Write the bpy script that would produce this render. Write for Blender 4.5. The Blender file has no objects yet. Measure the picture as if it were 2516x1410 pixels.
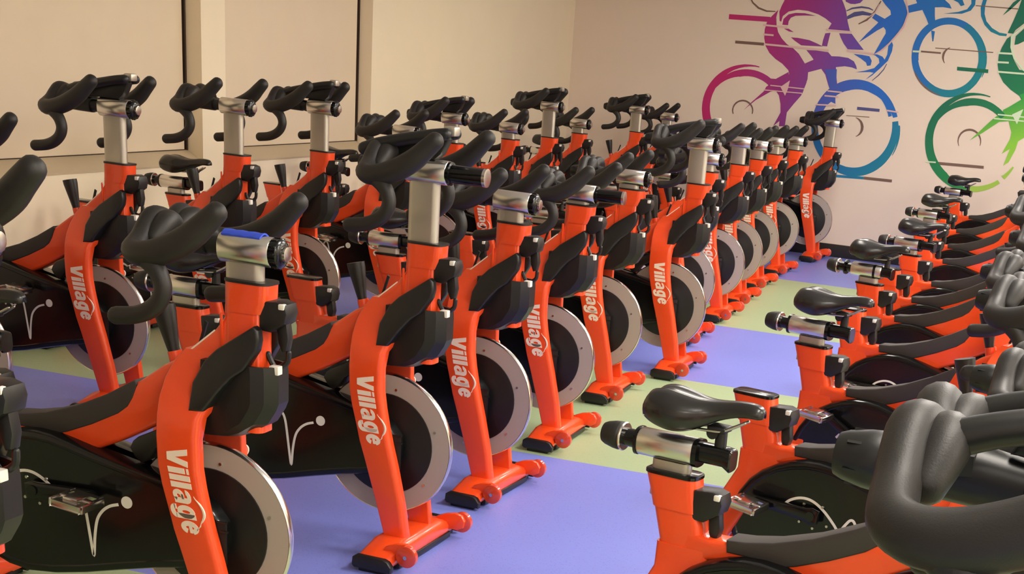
import bpy, bmesh, math, random
from mathutils import Vector, Matrix
random.seed(4)
PI = math.pi
S = bpy.context.scene
COL = S.collection

# ------------------------------------------------------------------ camera, world, light, exposure
cam = bpy.data.objects.new('camera', bpy.data.cameras.new('camera'))
COL.objects.link(cam)
S.camera = cam
_r = Vector((0.95247, 0.29079, 0.09081)).normalized()
_f = Vector((-0.23894, 0.898, -0.36946)).normalized()
_u = _r.cross(_f).normalized()
cam.matrix_world = Matrix(((_r.x, _u.x, -_f.x, 0), (_r.y, _u.y, -_f.y, 0), (_r.z, _u.z, -_f.z, 1.539), (0, 0, 0, 1)))
cam.data.sensor_width = 36
cam.data.lens = 50.02
cam.data.shift_x = -0.10437
cam.data.shift_y = 0.3307
cam.data.clip_start = 0.05

W = bpy.data.worlds.new('world'); S.world = W
W.use_nodes = True
W.node_tree.nodes['Background'].inputs[0].default_value = (1, .86, .7, 1)
W.node_tree.nodes['Background'].inputs[1].default_value = 0.06
S.view_settings.view_transform = 'Standard'
S.view_settings.look = 'None'
S.view_settings.gamma = 1
S.view_settings.use_curve_mapping = False
S.view_settings.exposure = -0.14
LAMP_POWER = 52
LAMPS = [(x, y) for x in (.3, 2.2, 4.0) for y in (-1.2, 1.6, 4.4, 7.4, 10.4)]+[(-1.5, 7.4), (-1.5, 10.4)]
CEIL = 2.75

# ------------------------------------------------------------------ materials
def srgb(r, g, b):
    f = lambda c: (c/255/12.92) if c/255 <= .04045 else ((c/255+.055)/1.055)**2.4
    return (f(r), f(g), f(b), 1)
MATS = {}
def mat(name, c, rough=.5, metal=0., coat=0., bump=0., bscale=200., noise=0., nscale=60., emis=None, spec=.5, trans=0.):
    m = bpy.data.materials.new(name); m.use_nodes = True
    nt = m.node_tree; N = nt.nodes; L = nt.links
    p = N['Principled BSDF']
    p.inputs['Base Color'].default_value = c
    p.inputs['Roughness'].default_value = rough
    p.inputs['Metallic'].default_value = metal
    p.inputs['Coat Weight'].default_value = coat
    p.inputs['Coat Roughness'].default_value = .08
    p.inputs['Specular IOR Level'].default_value = spec
    p.inputs['Transmission Weight'].default_value = trans
    tc = N.new('ShaderNodeTexCoord')
    if noise:
        n = N.new('ShaderNodeTexNoise'); n.inputs['Scale'].default_value = nscale; n.inputs['Detail'].default_value = 4
        L.new(tc.outputs['Object'], n.inputs['Vector'])
        mx = N.new('ShaderNodeMix'); mx.data_type = 'RGBA'
        k = noise
        mx.inputs['A'].default_value = (c[0]*(1-k), c[1]*(1-k), c[2]*(1-k), 1)
        mx.inputs['B'].default_value = (min(1, c[0]*(1+k)), min(1, c[1]*(1+k)), min(1, c[2]*(1+k)), 1)
        L.new(n.outputs['Fac'], mx.inputs['Factor']); L.new(mx.outputs['Result'], p.inputs['Base Color'])
    if bump:
        n2 = N.new('ShaderNodeTexNoise'); n2.inputs['Scale'].default_value = bscale
        L.new(tc.outputs['Object'], n2.inputs['Vector'])
        b = N.new('ShaderNodeBump'); b.inputs['Strength'].default_value = bump; b.inputs['Distance'].default_value = .002
        L.new(n2.outputs['Fac'], b.inputs['Height']); L.new(b.outputs['Normal'], p.inputs['Normal'])
    if emis:
        p.inputs['Emission Color'].default_value = emis[0]; p.inputs['Emission Strength'].default_value = emis[1]
    MATS[name] = m
    return m
M_OR = mat('orange_powder_coat', srgb(236, 76, 28), rough=.32, coat=.35, noise=.04, nscale=9)
M_BLK = mat('black_satin_plastic', srgb(21, 20, 20), rough=.42, bump=.05)
M_GLOSS = mat('black_gloss_plastic', srgb(13, 13, 14), rough=.2, coat=.25, spec=.3)
M_HUB = mat('black_hub_plastic', srgb(14, 14, 15), rough=.4)
M_RUB = mat('black_grip_rubber', srgb(35, 32, 30), spec=.4, rough=.5, bump=.12, bscale=500)
M_PAD = mat('dark_grey_pad', srgb(50, 45, 42), rough=.6, bump=.15, bscale=300)
M_SADL = mat('black_saddle_cover', srgb(30, 28, 27), rough=.27, coat=.15, bump=.06, bscale=300)
M_CHR = mat('brushed_chrome', srgb(205, 200, 195), rough=.24, metal=1.)
M_SLD = mat('polished_slider_metal', srgb(222, 218, 212), rough=.27, metal=1.)
M_ALU = mat('satin_aluminium', srgb(190, 184, 172), rough=.42, metal=.85, bump=.05)
M_FLY = mat('flywheel_steel', srgb(178, 168, 160), rough=.5, metal=.15)
M_RIM = mat('polished_steel_rim', srgb(225, 220, 212), rough=.2, metal=1.)
M_WHT = mat('white_print', srgb(232, 226, 216), rough=.5)
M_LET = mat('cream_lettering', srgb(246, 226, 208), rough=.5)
M_RED = mat('red_polyurethane_wheel', srgb(214, 70, 42), rough=.2, coat=.5)
M_BLU = mat('blue_cloth', srgb(48, 76, 200), rough=.8, noise=.1)
M_WALL = mat('cream_wall_paint', srgb(242, 228, 200), rough=.75, noise=.03, nscale=3, bump=.05, bscale=120)
M_WEND = mat('beige_wall_paint', srgb(236, 219, 203), rough=.7, noise=.03, nscale=3, bump=.05, bscale=120)
M_BLIND = mat('cream_blind', srgb(228, 211, 184), rough=.8, noise=.03, nscale=5)
M_SILL = mat('beige_sill_paint', srgb(196, 178, 148), rough=.6)
M_DARK = mat('dark_gap', srgb(60, 42, 28), rough=.8)
M_BASE = mat('black_skirting', srgb(38, 36, 36), rough=.45)
M_CEIL = mat('white_ceiling', srgb(240, 234, 224), rough=.8)
M_LAMP = mat('lamp_diffuser', srgb(255, 245, 225), rough=.6, emis=((1, .925, .835, 1), 9.0))

def floor_mat():
    m = bpy.data.materials.new('striped_speckled_vinyl'); m.use_nodes = True
    nt = m.node_tree; N = nt.nodes; L = nt.links; p = N['Principled BSDF']
    geo = N.new('ShaderNodeNewGeometry'); sx = N.new('ShaderNodeSeparateXYZ'); L.new(geo.outputs['Position'], sx.inputs[0])
    mr = N.new('ShaderNodeMapRange'); mr.inputs['From Min'].default_value = -4.; mr.inputs['From Max'].default_value = 16.
    L.new(sx.outputs['Y'], mr.inputs['Value'])
    cr = N.new('ShaderNodeValToRGB'); cr.color_ramp.interpolation = 'CONSTANT'
    blue = srgb(128, 138, 222); green = srgb(166, 186, 146)
    e = cr.color_ramp.elements
    bounds = [(-4, blue), (-.2, green), (1.6, blue), (1.61, green), (3.42, blue), (5.36, green), (7.18, blue), (9.01, green), (11.58, blue)]
    e[0].position = 0; e[0].color = blue
    e[1].position = (bounds[1][0]+4)/20; e[1].color = green
    for y, c in bounds[2:]:
        k = e.new((y+4)/20); k.color = c
    L.new(mr.outputs[0], cr.inputs[0])
    vo = N.new('ShaderNodeTexVoronoi'); vo.inputs['Scale'].default_value = 95; L.new(geo.outputs['Position'], vo.inputs['Vector'])
    lt = N.new('ShaderNodeMath'); lt.operation = 'LESS_THAN'; lt.inputs[1].default_value = .22; L.new(vo.outputs['Distance'], lt.inputs[0])
    n1 = N.new('ShaderNodeTexNoise'); n1.inputs['Scale'].default_value = 70; n1.inputs['Detail'].default_value = 6; L.new(geo.outputs['Position'], n1.inputs['Vector'])
    mu = N.new('ShaderNodeMath'); mu.operation = 'MULTIPLY'; L.new(lt.outputs[0], mu.inputs[0]); L.new(n1.outputs['Fac'], mu.inputs[1])
    hs = N.new('ShaderNodeHueSaturation'); hs.inputs['Value'].default_value = .72; hs.inputs['Saturation'].default_value = 1.1; L.new(cr.outputs[0], hs.inputs['Color'])
    mx = N.new('ShaderNodeMix'); mx.data_type = 'RGBA'
    L.new(mu.outputs[0], mx.inputs['Factor']); L.new(cr.outputs[0], mx.inputs['A']); L.new(hs.outputs[0], mx.inputs['B'])
    L.new(mx.outputs['Result'], p.inputs['Base Color'])
    p.inputs['Roughness'].default_value = .38
    p.inputs['Specular IOR Level'].default_value = .35
    return m

# ------------------------------------------------------------------ mesh helpers
def finish(bm, name, m, parent=None, angle=35, mats=None):
    me = bpy.data.meshes.new(name)
    bmesh.ops.recalc_face_normals(bm, faces=bm.faces)
    bm.to_mesh(me); bm.free()
    me.materials.append(m)
    for x in (mats or []): me.materials.append(x)
    for p in me.polygons: p.use_smooth = True
    me.set_sharp_from_angle(angle=math.radians(angle))
    return me
def link(name, me, parent=None, loc=None):
    o = bpy.data.objects.new(name, me); COL.objects.link(o)
    if parent: o.parent = parent
    if loc: o.location = loc
    return o
def add_box(bm, x0, x1, y0, y1, z0, z1, bev=0., seg=2, M=None):
    r = bmesh.ops.create_cube(bm, size=1)
    vs = r['verts']
    for v in vs:
        v.co = Vector((x0+(v.co.x+.5)*(x1-x0), y0+(v.co.y+.5)*(y1-y0), z0+(v.co.z+.5)*(z1-z0)))
    if M: bmesh.ops.transform(bm, matrix=M, verts=vs)
    if bev:
        es = list({e for v in vs for e in v.link_edges})
        bmesh.ops.bevel(bm, geom=es, offset=bev, segments=seg, affect='EDGES', profile=.5)
def add_prism(bm, pts, y0, y1, bev=0., seg=2, mi=0, flip=False):
    """extrude an (x, z) outline between y0 and y1"""
    a = [bm.verts.new((x, y0, z)) for x, z in pts]
    b = [bm.verts.new((x, y1, z)) for x, z in pts]
    n = len(pts); fs = []
    fs.append(bm.faces.new(a)); fs.append(bm.faces.new(b[::-1]))
    for i in range(n):
        fs.append(bm.faces.new((a[i], b[i], b[(i+1) % n], a[(i+1) % n])))
    for f in fs: f.material_index = mi
    bmesh.ops.recalc_face_normals(bm, faces=fs)
    if bev:
        es = [e for e in fs[0].edges]+[e for e in fs[1].edges]
        bmesh.ops.bevel(bm, geom=es, offset=bev, segments=seg, affect='EDGES', profile=.5)
def add_loft(bm, rings, cap=True):
    vs = [[bm.verts.new(p) for p in r] for r in rings]
    n = len(rings[0])
    for i in range(len(vs)-1):
        for j in range(n):
            bm.faces.new((vs[i][j], vs[i][(j+1) % n], vs[i+1][(j+1) % n], vs[i+1][j]))
    if cap:
        bm.faces.new(vs[0][::-1]); bm.faces.new(vs[-1])
def cr_spline(P, n=6):
    """Catmull-Rom through rows of numbers"""
    out = []
    Q = [P[0]]+list(P)+[P[-1]]
    for i in range(1, len(Q)-2):
        for k in range(n):
            t = k/n
            out.append(tuple(.5*((2*b)+(-a+c)*t+(2*a-5*b+4*c-d)*t*t+(-a+3*b-3*c+d)*t**3) for a, b, c, d in zip(Q[i-1], Q[i], Q[i+1], Q[i+2])))
    out.append(tuple(P[-1]))
    return out
def add_tube(bm, path, seg=12, n=6, flat=1., round_ends=True, smooth=True):
    """path rows: x, y, z, radius"""
    pts = cr_spline(path, n) if smooth else [tuple(p) for p in path]
    P = [Vector(p[:3]) for p in pts]; R = [p[3] for p in pts]
    T = []
    for i in range(len(P)):
        a = P[max(0, i-1)]; b = P[min(len(P)-1, i+1)]
        T.append((b-a).normalized())
    ref = Vector((0, 0, 1)) if abs(T[0].z) < .9 else Vector((1, 0, 0))
    nrm = (ref-T[0]*ref.dot(T[0])).normalized()
    rings = []
    def ring(c, t, nn, r):
        bn = t.cross(nn)
        return [c+(nn*math.cos(2*PI*k/seg)+bn*math.sin(2*PI*k/seg)*flat)*r for k in range(seg)]
    ns = []
    for i in range(len(P)):
        nrm = (nrm-T[i]*nrm.dot(T[i])).normalized(); ns.append(nrm.copy())
    if round_ends:
        for s in (1., .93, .7, .38): rings.append(ring(P[0]-T[0]*R[0]*s*.9, T[0], ns[0], R[0]*math.sqrt(max(0.02, 1-s*s))))
    for i in range(len(P)): rings.append(ring(P[i], T[i], ns[i], R[i]))
    if round_ends:
        for s in (.38, .7, .93, 1.): rings.append(ring(P[-1]+T[-1]*R[-1]*s*.9, T[-1], ns[-1], R[-1]*math.sqrt(max(0.02, 1-s*s))))
    add_loft(bm, rings)
def add_lathe(bm, prof, axis='x', c=(0, 0, 0), seg=24, sq=1.):
    """prof: (position along axis, radius)"""
    rings = []
    for a, r in prof:
        ring = []
        for k in range(seg):
            t = 2*PI*k/seg
            u, v = r*math.cos(t), r*math.sin(t)
            if axis == 'x': p = (c[0]+a, c[1]+u, c[2]+v*sq)
            elif axis == 'y': p = (c[0]+u, c[1]+a, c[2]+v)
            else: p = (c[0]+u, c[1]+v, c[2]+a)
            ring.append(p)
        rings.append(ring)
    add_loft(bm, rings)
def super_ring(x, yc, zc, hy, hz, n=24, e=2.6, tilt=0):
    r = []
    for k in range(n):
        t = 2*PI*k/n
        c, s = math.cos(t), math.sin(t)
        r.append((x, yc+hy*math.copysign(abs(c)**(2/e), c), zc+hz*math.copysign(abs(s)**(2/e), s)))
    return r
def rrect_xy(z, x0, x1, hy, r, yc=0, n=4):
    """rounded rectangle ring in plan at height z"""
    out = []
    r = min(r, (x1-x0)/2*.98, hy*.98)
    for cx, cy, a0 in ((x1-r, yc+hy-r, 0), (x0+r, yc+hy-r, 90), (x0+r, yc-hy+r, 180), (x1-r, yc-hy+r, 270)):
        for k in range(n+1):
            a = math.radians(a0+90*k/n)
            out.append((cx+r*math.cos(a), cy+r*math.sin(a), z))
    return out
def stroke(bm, pts, w, fy, mi=0, thick=.0012, side=-1):
    """flat ribbon along (x, z) points, standing on the surface y = fy(x, z)"""
    n = len(pts); L = []; Rr = []
    for i in range(n):
        a = pts[max(0, i-1)]; b = pts[min(n-1, i+1)]
        dx, dz = b[0]-a[0], b[1]-a[1]; l = math.hypot(dx, dz) or 1
        nx, nz = -dz/l*w/2, dx/l*w/2
        L.append((pts[i][0]+nx, pts[i][1]+nz)); Rr.append((pts[i][0]-nx, pts[i][1]-nz))
    poly = L+Rr[::-1]
    for i in range(n-1):
        q = [L[i], L[i+1], Rr[i+1], Rr[i]]
        top = [bm.verts.new((x, fy(x, z)+side*thick, z)) for x, z in q]
        bot = [bm.verts.new((x, fy(x, z)-side*.0005, z)) for x, z in q]
        bm.faces.new(top); bm.faces.new(bot[::-1])
        for k in range(4): bm.faces.new((top[k], bot[k], bot[(k+1) % 4], top[(k+1) % 4]))
def top(o, label, cat, group=None, kind=None):
    o['label'] = label; o['category'] = cat
    if group: o['group'] = group
    if kind: o['kind'] = kind
    return o

# ------------------------------------------------------------------ the room
def structure(name, bm, m, mats=None, parent=None):
    o = link(name, finish(bm, name, m, mats=mats), parent)
    if parent is None: o['kind'] = 'structure'
    return o
XW, YE, XR, YB = -4.62, 13.62, 4.6, -2.6
bm = bmesh.new(); add_box(bm, XW-.3, XR+.1, YB-.1, YE+.1, -.1, 0)
structure('floor', bm, floor_mat())
bm = bmesh.new(); add_box(bm, XW-.3, XR+.1, YB-.1, YE+.1, CEIL, CEIL+.1)
structure('ceiling', bm, M_CEIL)
bm = bmesh.new(); add_box(bm, XW-.3, XR+.1, YE, YE+.1, 0, CEIL)
structure('wall_end', bm, M_WEND)
bm = bmesh.new(); add_box(bm, XR, XR+.1, YB, YE, 0, CEIL)
structure('wall_right', bm, M_WALL)
bm = bmesh.new(); add_box(bm, XW-.3, XR+.1, YB-.1, YB, 0, CEIL)
structure('wall_back', bm, M_WALL)
WZ0, WZ1 = .777, 2.45
WIN = [(5.49, 7.349), (7.591, 9.43)]
bm = bmesh.new()
add_box(bm, XW-.3, XW, YB, YE, 0, WZ0-.0); add_box(bm, XW-.3, XW, YB, YE, WZ1, CEIL)
ys = [YB]+[v for w in WIN for v in w]+[YE]
for i in range(0, len(ys), 2): add_box(bm, XW-.3, XW, ys[i], ys[i+1], WZ0, WZ1)
structure('wall_left', bm, M_WALL)
for i, (a, b) in enumerate(WIN):
    bm = bmesh.new(); add_box(bm, XW-.29, XW-.16, a, b, WZ0, WZ1)
    w = structure('window_%d' % (i+1), bm, M_DARK)
    bm = bmesh.new(); add_box(bm, XW-.15, XW-.1, a+.004, b-.028, .842, WZ1-.01, bev=.002)
    o = link('window_blind', finish(bm, 'window_blind', M_BLIND), w)
    bm = bmesh.new(); add_box(bm, XW-.155, XW-.094, b-.013, b, .838, WZ1); add_box(bm, XW-.155, XW-.099, a, b-.013, .8375, .8425)
    o = link('blind_channel', finish(bm, 'blind_channel', M_DARK), w)
    bm = bmesh.new(); add_prism(bm, [(XW-.16, .78), (XW-.16, .846), (XW-.1, .838), (XW+.004, .779), (XW+.004, .77), (XW-.1, .77)], a, b)
    o = link('window_sill', finish(bm, 'window_sill', M_SILL), w)
for nm, bx in (('baseboard_end', (XW, XR, YE-.014, YE, 0, .115)), ('baseboard_left', (XW, XW+.014, YB, YE-.014, 0, .115)),
               ('baseboard_right', (XR-.014, XR, YB, YE-.014, 0, .115))):
    bm = bmesh.new(); add_box(bm, *bx, bev=.004); structure(nm, bm, M_BASE)
# ceiling lamps, each with its own light
lampme = None
for i, (x, y) in enumerate(LAMPS):
    e = bpy.data.objects.new('ceiling_light', None); COL.objects.link(e); e.location = (x, y, CEIL)
    top(e, 'rectangular ceiling light panel above the spin bikes', 'ceiling light', 'ceiling light panels')
    if lampme is None:
        bm = bmesh.new()
        for q in ((-.62, -.58, -.32, .32), (.58, .62, -.32, .32), (-.58, .58, -.32, -.28), (-.58, .58, .28, .32)):
            add_box(bm, q[2], q[3], q[0], q[1], -.03, 0, bev=.004)
        fr = finish(bm, 'lamp_frame', M_CEIL)
        bm = bmesh.new(); add_box(bm, -.275, .275, -.575, .575, -.018, -.002)
        lampme = finish(bm, 'lamp_diffuser', M_LAMP)
    link('lamp_frame', fr, e); link('diffuser', lampme, e)
    L = bpy.data.lights.new('lamp', 'AREA'); L.shape = 'RECTANGLE'; L.size = .55; L.size_y = 1.15
    L.energy = LAMP_POWER*{-1.2: .30, 1.6: .65, 4.4: 1.15, 7.4: 1.2, 10.4: .95}[y]*(.25 if x < -1 else 1); L.color = (1, .925, .835)
    lo = bpy.data.objects.new('lamp_light', L); COL.objects.link(lo); lo.parent = e; lo.location = (0, 0, -.04)

MURAL = [
 (1,[(-2.715,2.059),(-2.774,1.993),(-2.803,1.953),(-2.816,1.89),(-2.812,1.818),(-2.79,1.753),(-2.749,1.699),(-2.687,1.653),(-2.618,1.618),(-2.556,1.569),(-2.527,1.487),(-2.534,1.427),(-2.543,1.372),(-2.402,1.385),(-2.385,1.456),(-2.372,1.51),(-2.375,1.568),(-2.417,1.641),(-2.479,1.713),(-2.537,1.755),(-2.599,1.784),(-2.652,1.827),(-2.692,1.876),(-2.713,1.931),(-2.725,1.997)]),
 (1,[(-2.653,2.181),(-2.688,2.094),(-2.703,2.046),(-2.691,1.971),(-2.676,1.963),(-2.667,2.011),(-2.62,2.052),(-2.54,2.073),(-2.447,2.071),(-2.351,2.05),(-2.285,2.023),(-2.223,1.986),(-2.251,1.93),(-2.052,1.938),(-2.083,2.011),(-2.112,2.102),(-2.141,2.155),(-2.181,2.217)]),
 (1,[(-2.662,1.94),(-2.658,1.988),(-2.617,2.029),(-2.557,2.046),(-2.475,2.05),(-2.369,2.037),(-2.472,2.031),(-2.554,2.022),(-2.593,2.003),(-2.609,1.973),(-2.61,1.94)]),
 (1,[(-2.267,1.902),(-2.222,1.91),(-2.236,1.796),(-2.283,1.796),(-2.279,1.844)]),
 (1,[(-2.145,1.912),(-2.033,1.917),(-1.985,1.869),(-1.907,1.795),(-2.049,1.788),(-2.092,1.831),(-2.124,1.876)]),
 (2,[(-1.993,1.755),(-1.916,1.754),(-1.849,1.748),(-1.823,1.713),(-1.827,1.674),(-1.857,1.667),(-1.871,1.694),(-1.922,1.723)]),
 (1,[(-2.642,1.909),(-2.601,1.912),(-2.551,1.888),(-2.593,1.889)]),
 (1,[(-2.571,1.843),(-2.508,1.844),(-2.402,1.834),(-2.337,1.815),(-2.283,1.796),(-2.272,1.792),(-2.396,1.787),(-2.468,1.785),(-2.525,1.814)]),
 (1,[(-2.416,1.75),(-2.329,1.754),(-2.219,1.749),(-2.184,1.719),(-2.117,1.723),(-2.034,1.718),(-1.979,1.694),(-1.953,1.658),(-1.943,1.631),(-1.991,1.643),(-2.054,1.647),(-2.132,1.633),(-2.113,1.544),(-2.097,1.482),(-2.09,1.44),(-2.15,1.424),(-2.179,1.48),(-2.218,1.563),(-2.261,1.607),(-2.375,1.568),(-2.415,1.555),(-2.426,1.631),(-2.411,1.64),(-2.34,1.677),(-2.369,1.708)]),
 (1,[(-2.553,1.554),(-2.661,1.486),(-2.715,1.485),(-2.752,1.504),(-2.747,1.464),(-2.704,1.441),(-2.74,1.411),(-2.755,1.373),(-2.86,1.267),(-2.925,1.192),(-2.823,1.289),(-2.695,1.374),(-2.591,1.402),(-2.533,1.484)]),
 (1,[(-2.546,1.537),(-2.374,1.565),(-2.377,1.48),(-2.39,1.434),(-2.41,1.369),(-2.468,1.291),(-2.521,1.213),(-2.524,1.093),(-2.578,1.088),(-2.579,1.134),(-2.632,1.083),(-2.579,1.207),(-2.589,1.279),(-2.613,1.35),(-2.648,1.387),(-2.591,1.402)]),
 (1,[(-2.138,2.202),(-2.123,2.171),(-2.08,2.157),(-2.04,2.158),(-1.996,2.171),(-1.975,2.196),(-1.972,2.215)]),
 (1,[(-3.156,1.946),(-2.776,1.953),(-2.778,1.995),(-3.157,1.988)]),
 (4,[(-3.072,1.75),(-2.807,1.754),(-2.808,1.778),(-3.073,1.774)]),
 (4,'strip',[(-2.985,2.135),(-2.956,2.093),(-2.897,2.052),(-2.818,2.033),(-2.739,2.039)],[(-2.979,2.139),(-2.946,2.102),(-2.89,2.066),(-2.816,2.046),(-2.739,2.047)]),
 (1,'strip',[(-3.213,0.949),(-3.224,0.961),(-3.235,0.974),(-3.245,0.987),(-3.254,1.0),(-3.263,1.014),(-3.271,1.028),(-3.278,1.042),(-3.285,1.057),(-3.291,1.071),(-3.297,1.086),(-3.302,1.102),(-3.306,1.117),(-3.309,1.132),(-3.312,1.148),(-3.315,1.163),(-3.316,1.179),(-3.317,1.195),(-3.317,1.211),(-3.317,1.226),(-3.315,1.242),(-3.314,1.258),(-3.311,1.273),(-3.308,1.288),(-3.304,1.304),(-3.299,1.319),(-3.294,1.333),(-3.288,1.348),(-3.282,1.362)],[(-3.153,0.998),(-3.162,1.008),(-3.171,1.018),(-3.179,1.028),(-3.187,1.039),(-3.194,1.05),(-3.201,1.061),(-3.207,1.072),(-3.213,1.084),(-3.219,1.096),(-3.224,1.108),(-3.228,1.12),(-3.232,1.133),(-3.235,1.145),(-3.238,1.158),(-3.24,1.171),(-3.242,1.184),(-3.243,1.197),(-3.243,1.21),(-3.243,1.223),(-3.242,1.236),(-3.241,1.248),(-3.239,1.261),(-3.237,1.274),(-3.234,1.287),(-3.231,1.299),(-3.227,1.312),(-3.222,1.324),(-3.217,1.336)]),
 (1,'strip',[(-3.282,1.362),(-3.273,1.379),(-3.264,1.395),(-3.253,1.411),(-3.242,1.427),(-3.23,1.442),(-3.218,1.456),(-3.204,1.47),(-3.19,1.483),(-3.175,1.495),(-3.16,1.507),(-3.144,1.518),(-3.128,1.528),(-3.111,1.537),(-3.093,1.546),(-3.075,1.554),(-3.057,1.561),(-3.038,1.567),(-3.019,1.572),(-3.0,1.576),(-2.981,1.58),(-2.961,1.583),(-2.941,1.584),(-2.922,1.585),(-2.902,1.585),(-2.882,1.584),(-2.862,1.583),(-2.843,1.58),(-2.823,1.576)],[(-3.217,1.336),(-3.212,1.351),(-3.206,1.366),(-3.199,1.38),(-3.192,1.394),(-3.183,1.408),(-3.174,1.422),(-3.164,1.435),(-3.154,1.448),(-3.142,1.46),(-3.13,1.472),(-3.117,1.483),(-3.104,1.494),(-3.09,1.504),(-3.075,1.514),(-3.06,1.523),(-3.044,1.531),(-3.027,1.538),(-3.011,1.545),(-2.993,1.551),(-2.976,1.556),(-2.958,1.561),(-2.939,1.564),(-2.921,1.567),(-2.902,1.569),(-2.883,1.57),(-2.864,1.571),(-2.844,1.57),(-2.825,1.568)]),
 (1,'strip',[(-3.259,1.277),(-3.256,1.29),(-3.253,1.303),(-3.248,1.316),(-3.244,1.328),(-3.239,1.34),(-3.233,1.352),(-3.227,1.364),(-3.22,1.376),(-3.213,1.387),(-3.205,1.398),(-3.197,1.409),(-3.189,1.419),(-3.18,1.429),(-3.171,1.439),(-3.161,1.448),(-3.151,1.457),(-3.14,1.466),(-3.13,1.474),(-3.119,1.482),(-3.107,1.489),(-3.095,1.496),(-3.083,1.503),(-3.071,1.509),(-3.059,1.514),(-3.046,1.52),(-3.033,1.524),(-3.02,1.528),(-3.007,1.532)],[(-3.255,1.276),(-3.25,1.289),(-3.244,1.301),(-3.238,1.312),(-3.231,1.324),(-3.224,1.335),(-3.217,1.345),(-3.209,1.356),(-3.201,1.366),(-3.192,1.375),(-3.183,1.384),(-3.174,1.393),(-3.165,1.402),(-3.155,1.41),(-3.145,1.417),(-3.135,1.424),(-3.124,1.431),(-3.113,1.437),(-3.103,1.443),(-3.091,1.448),(-3.08,1.453),(-3.069,1.457),(-3.058,1.461),(-3.046,1.465),(-3.035,1.468),(-3.023,1.47),(-3.011,1.473),(-3.0,1.474),(-2.988,1.475)]),
 (1,'strip',[(-3.007,1.532),(-2.993,1.535),(-2.98,1.538),(-2.966,1.54),(-2.952,1.542),(-2.939,1.543),(-2.925,1.544),(-2.911,1.544),(-2.897,1.544),(-2.883,1.543),(-2.869,1.542),(-2.856,1.54),(-2.842,1.538),(-2.828,1.535),(-2.815,1.532),(-2.802,1.528),(-2.788,1.524),(-2.775,1.519),(-2.762,1.514),(-2.75,1.509),(-2.737,1.503),(-2.725,1.496),(-2.713,1.489),(-2.702,1.482),(-2.69,1.474),(-2.679,1.466),(-2.669,1.457),(-2.658,1.449),(-2.648,1.439)],[(-2.988,1.475),(-2.977,1.478),(-2.966,1.481),(-2.955,1.483),(-2.944,1.484),(-2.932,1.485),(-2.921,1.486),(-2.91,1.487),(-2.898,1.486),(-2.887,1.486),(-2.875,1.485),(-2.864,1.484),(-2.853,1.482),(-2.841,1.48),(-2.83,1.477),(-2.819,1.474),(-2.808,1.471),(-2.797,1.467),(-2.786,1.463),(-2.776,1.459),(-2.766,1.454),(-2.755,1.448),(-2.745,1.443),(-2.736,1.437),(-2.726,1.43),(-2.717,1.424),(-2.708,1.417),(-2.699,1.409),(-2.691,1.402)]),
 (4,'strip',[(-3.02,1.151),(-3.025,1.163),(-3.029,1.175),(-3.031,1.187),(-3.03,1.2),(-3.028,1.212),(-3.024,1.224),(-3.019,1.235),(-3.011,1.246),(-3.003,1.255),(-2.992,1.263),(-2.981,1.27),(-2.969,1.276),(-2.956,1.279),(-2.943,1.282),(-2.929,1.282),(-2.916,1.281),(-2.902,1.278),(-2.89,1.273),(-2.878,1.267),(-2.867,1.26),(-2.857,1.251),(-2.849,1.241),(-2.842,1.23),(-2.837,1.218),(-2.834,1.206),(-2.832,1.194),(-2.833,1.181),(-2.835,1.169)],[(-3.012,1.155),(-3.016,1.166),(-3.019,1.177),(-3.019,1.188),(-3.019,1.199),(-3.016,1.21),(-3.012,1.22),(-3.007,1.229),(-3.0,1.238),(-2.992,1.246),(-2.984,1.253),(-2.974,1.259),(-2.963,1.263),(-2.952,1.266),(-2.941,1.268),(-2.929,1.268),(-2.918,1.267),(-2.907,1.265),(-2.896,1.261),(-2.885,1.256),(-2.876,1.25),(-2.867,1.243),(-2.86,1.234),(-2.853,1.225),(-2.848,1.215),(-2.845,1.205),(-2.843,1.194),(-2.843,1.182),(-2.844,1.171)]),
 (2,'strip',[(-2.274,1.247),(-2.271,1.262),(-2.267,1.276),(-2.263,1.29),(-2.258,1.305),(-2.252,1.319),(-2.247,1.332),(-2.24,1.346),(-2.233,1.359),(-2.226,1.372),(-2.218,1.384),(-2.21,1.396),(-2.201,1.408),(-2.192,1.419),(-2.182,1.43),(-2.172,1.441),(-2.162,1.451),(-2.151,1.46),(-2.14,1.47),(-2.129,1.478),(-2.117,1.487),(-2.105,1.495),(-2.092,1.502),(-2.08,1.509),(-2.067,1.515),(-2.054,1.521),(-2.04,1.526),(-2.027,1.531),(-2.013,1.535)],[(-2.199,1.229),(-2.196,1.241),(-2.192,1.253),(-2.188,1.265),(-2.184,1.276),(-2.179,1.287),(-2.174,1.298),(-2.168,1.309),(-2.162,1.319),(-2.156,1.329),(-2.149,1.339),(-2.142,1.349),(-2.135,1.358),(-2.127,1.366),(-2.119,1.375),(-2.111,1.383),(-2.102,1.391),(-2.094,1.398),(-2.085,1.405),(-2.075,1.411),(-2.066,1.418),(-2.056,1.423),(-2.046,1.429),(-2.036,1.433),(-2.026,1.438),(-2.016,1.442),(-2.005,1.445),(-1.995,1.449),(-1.984,1.451)]),
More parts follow.
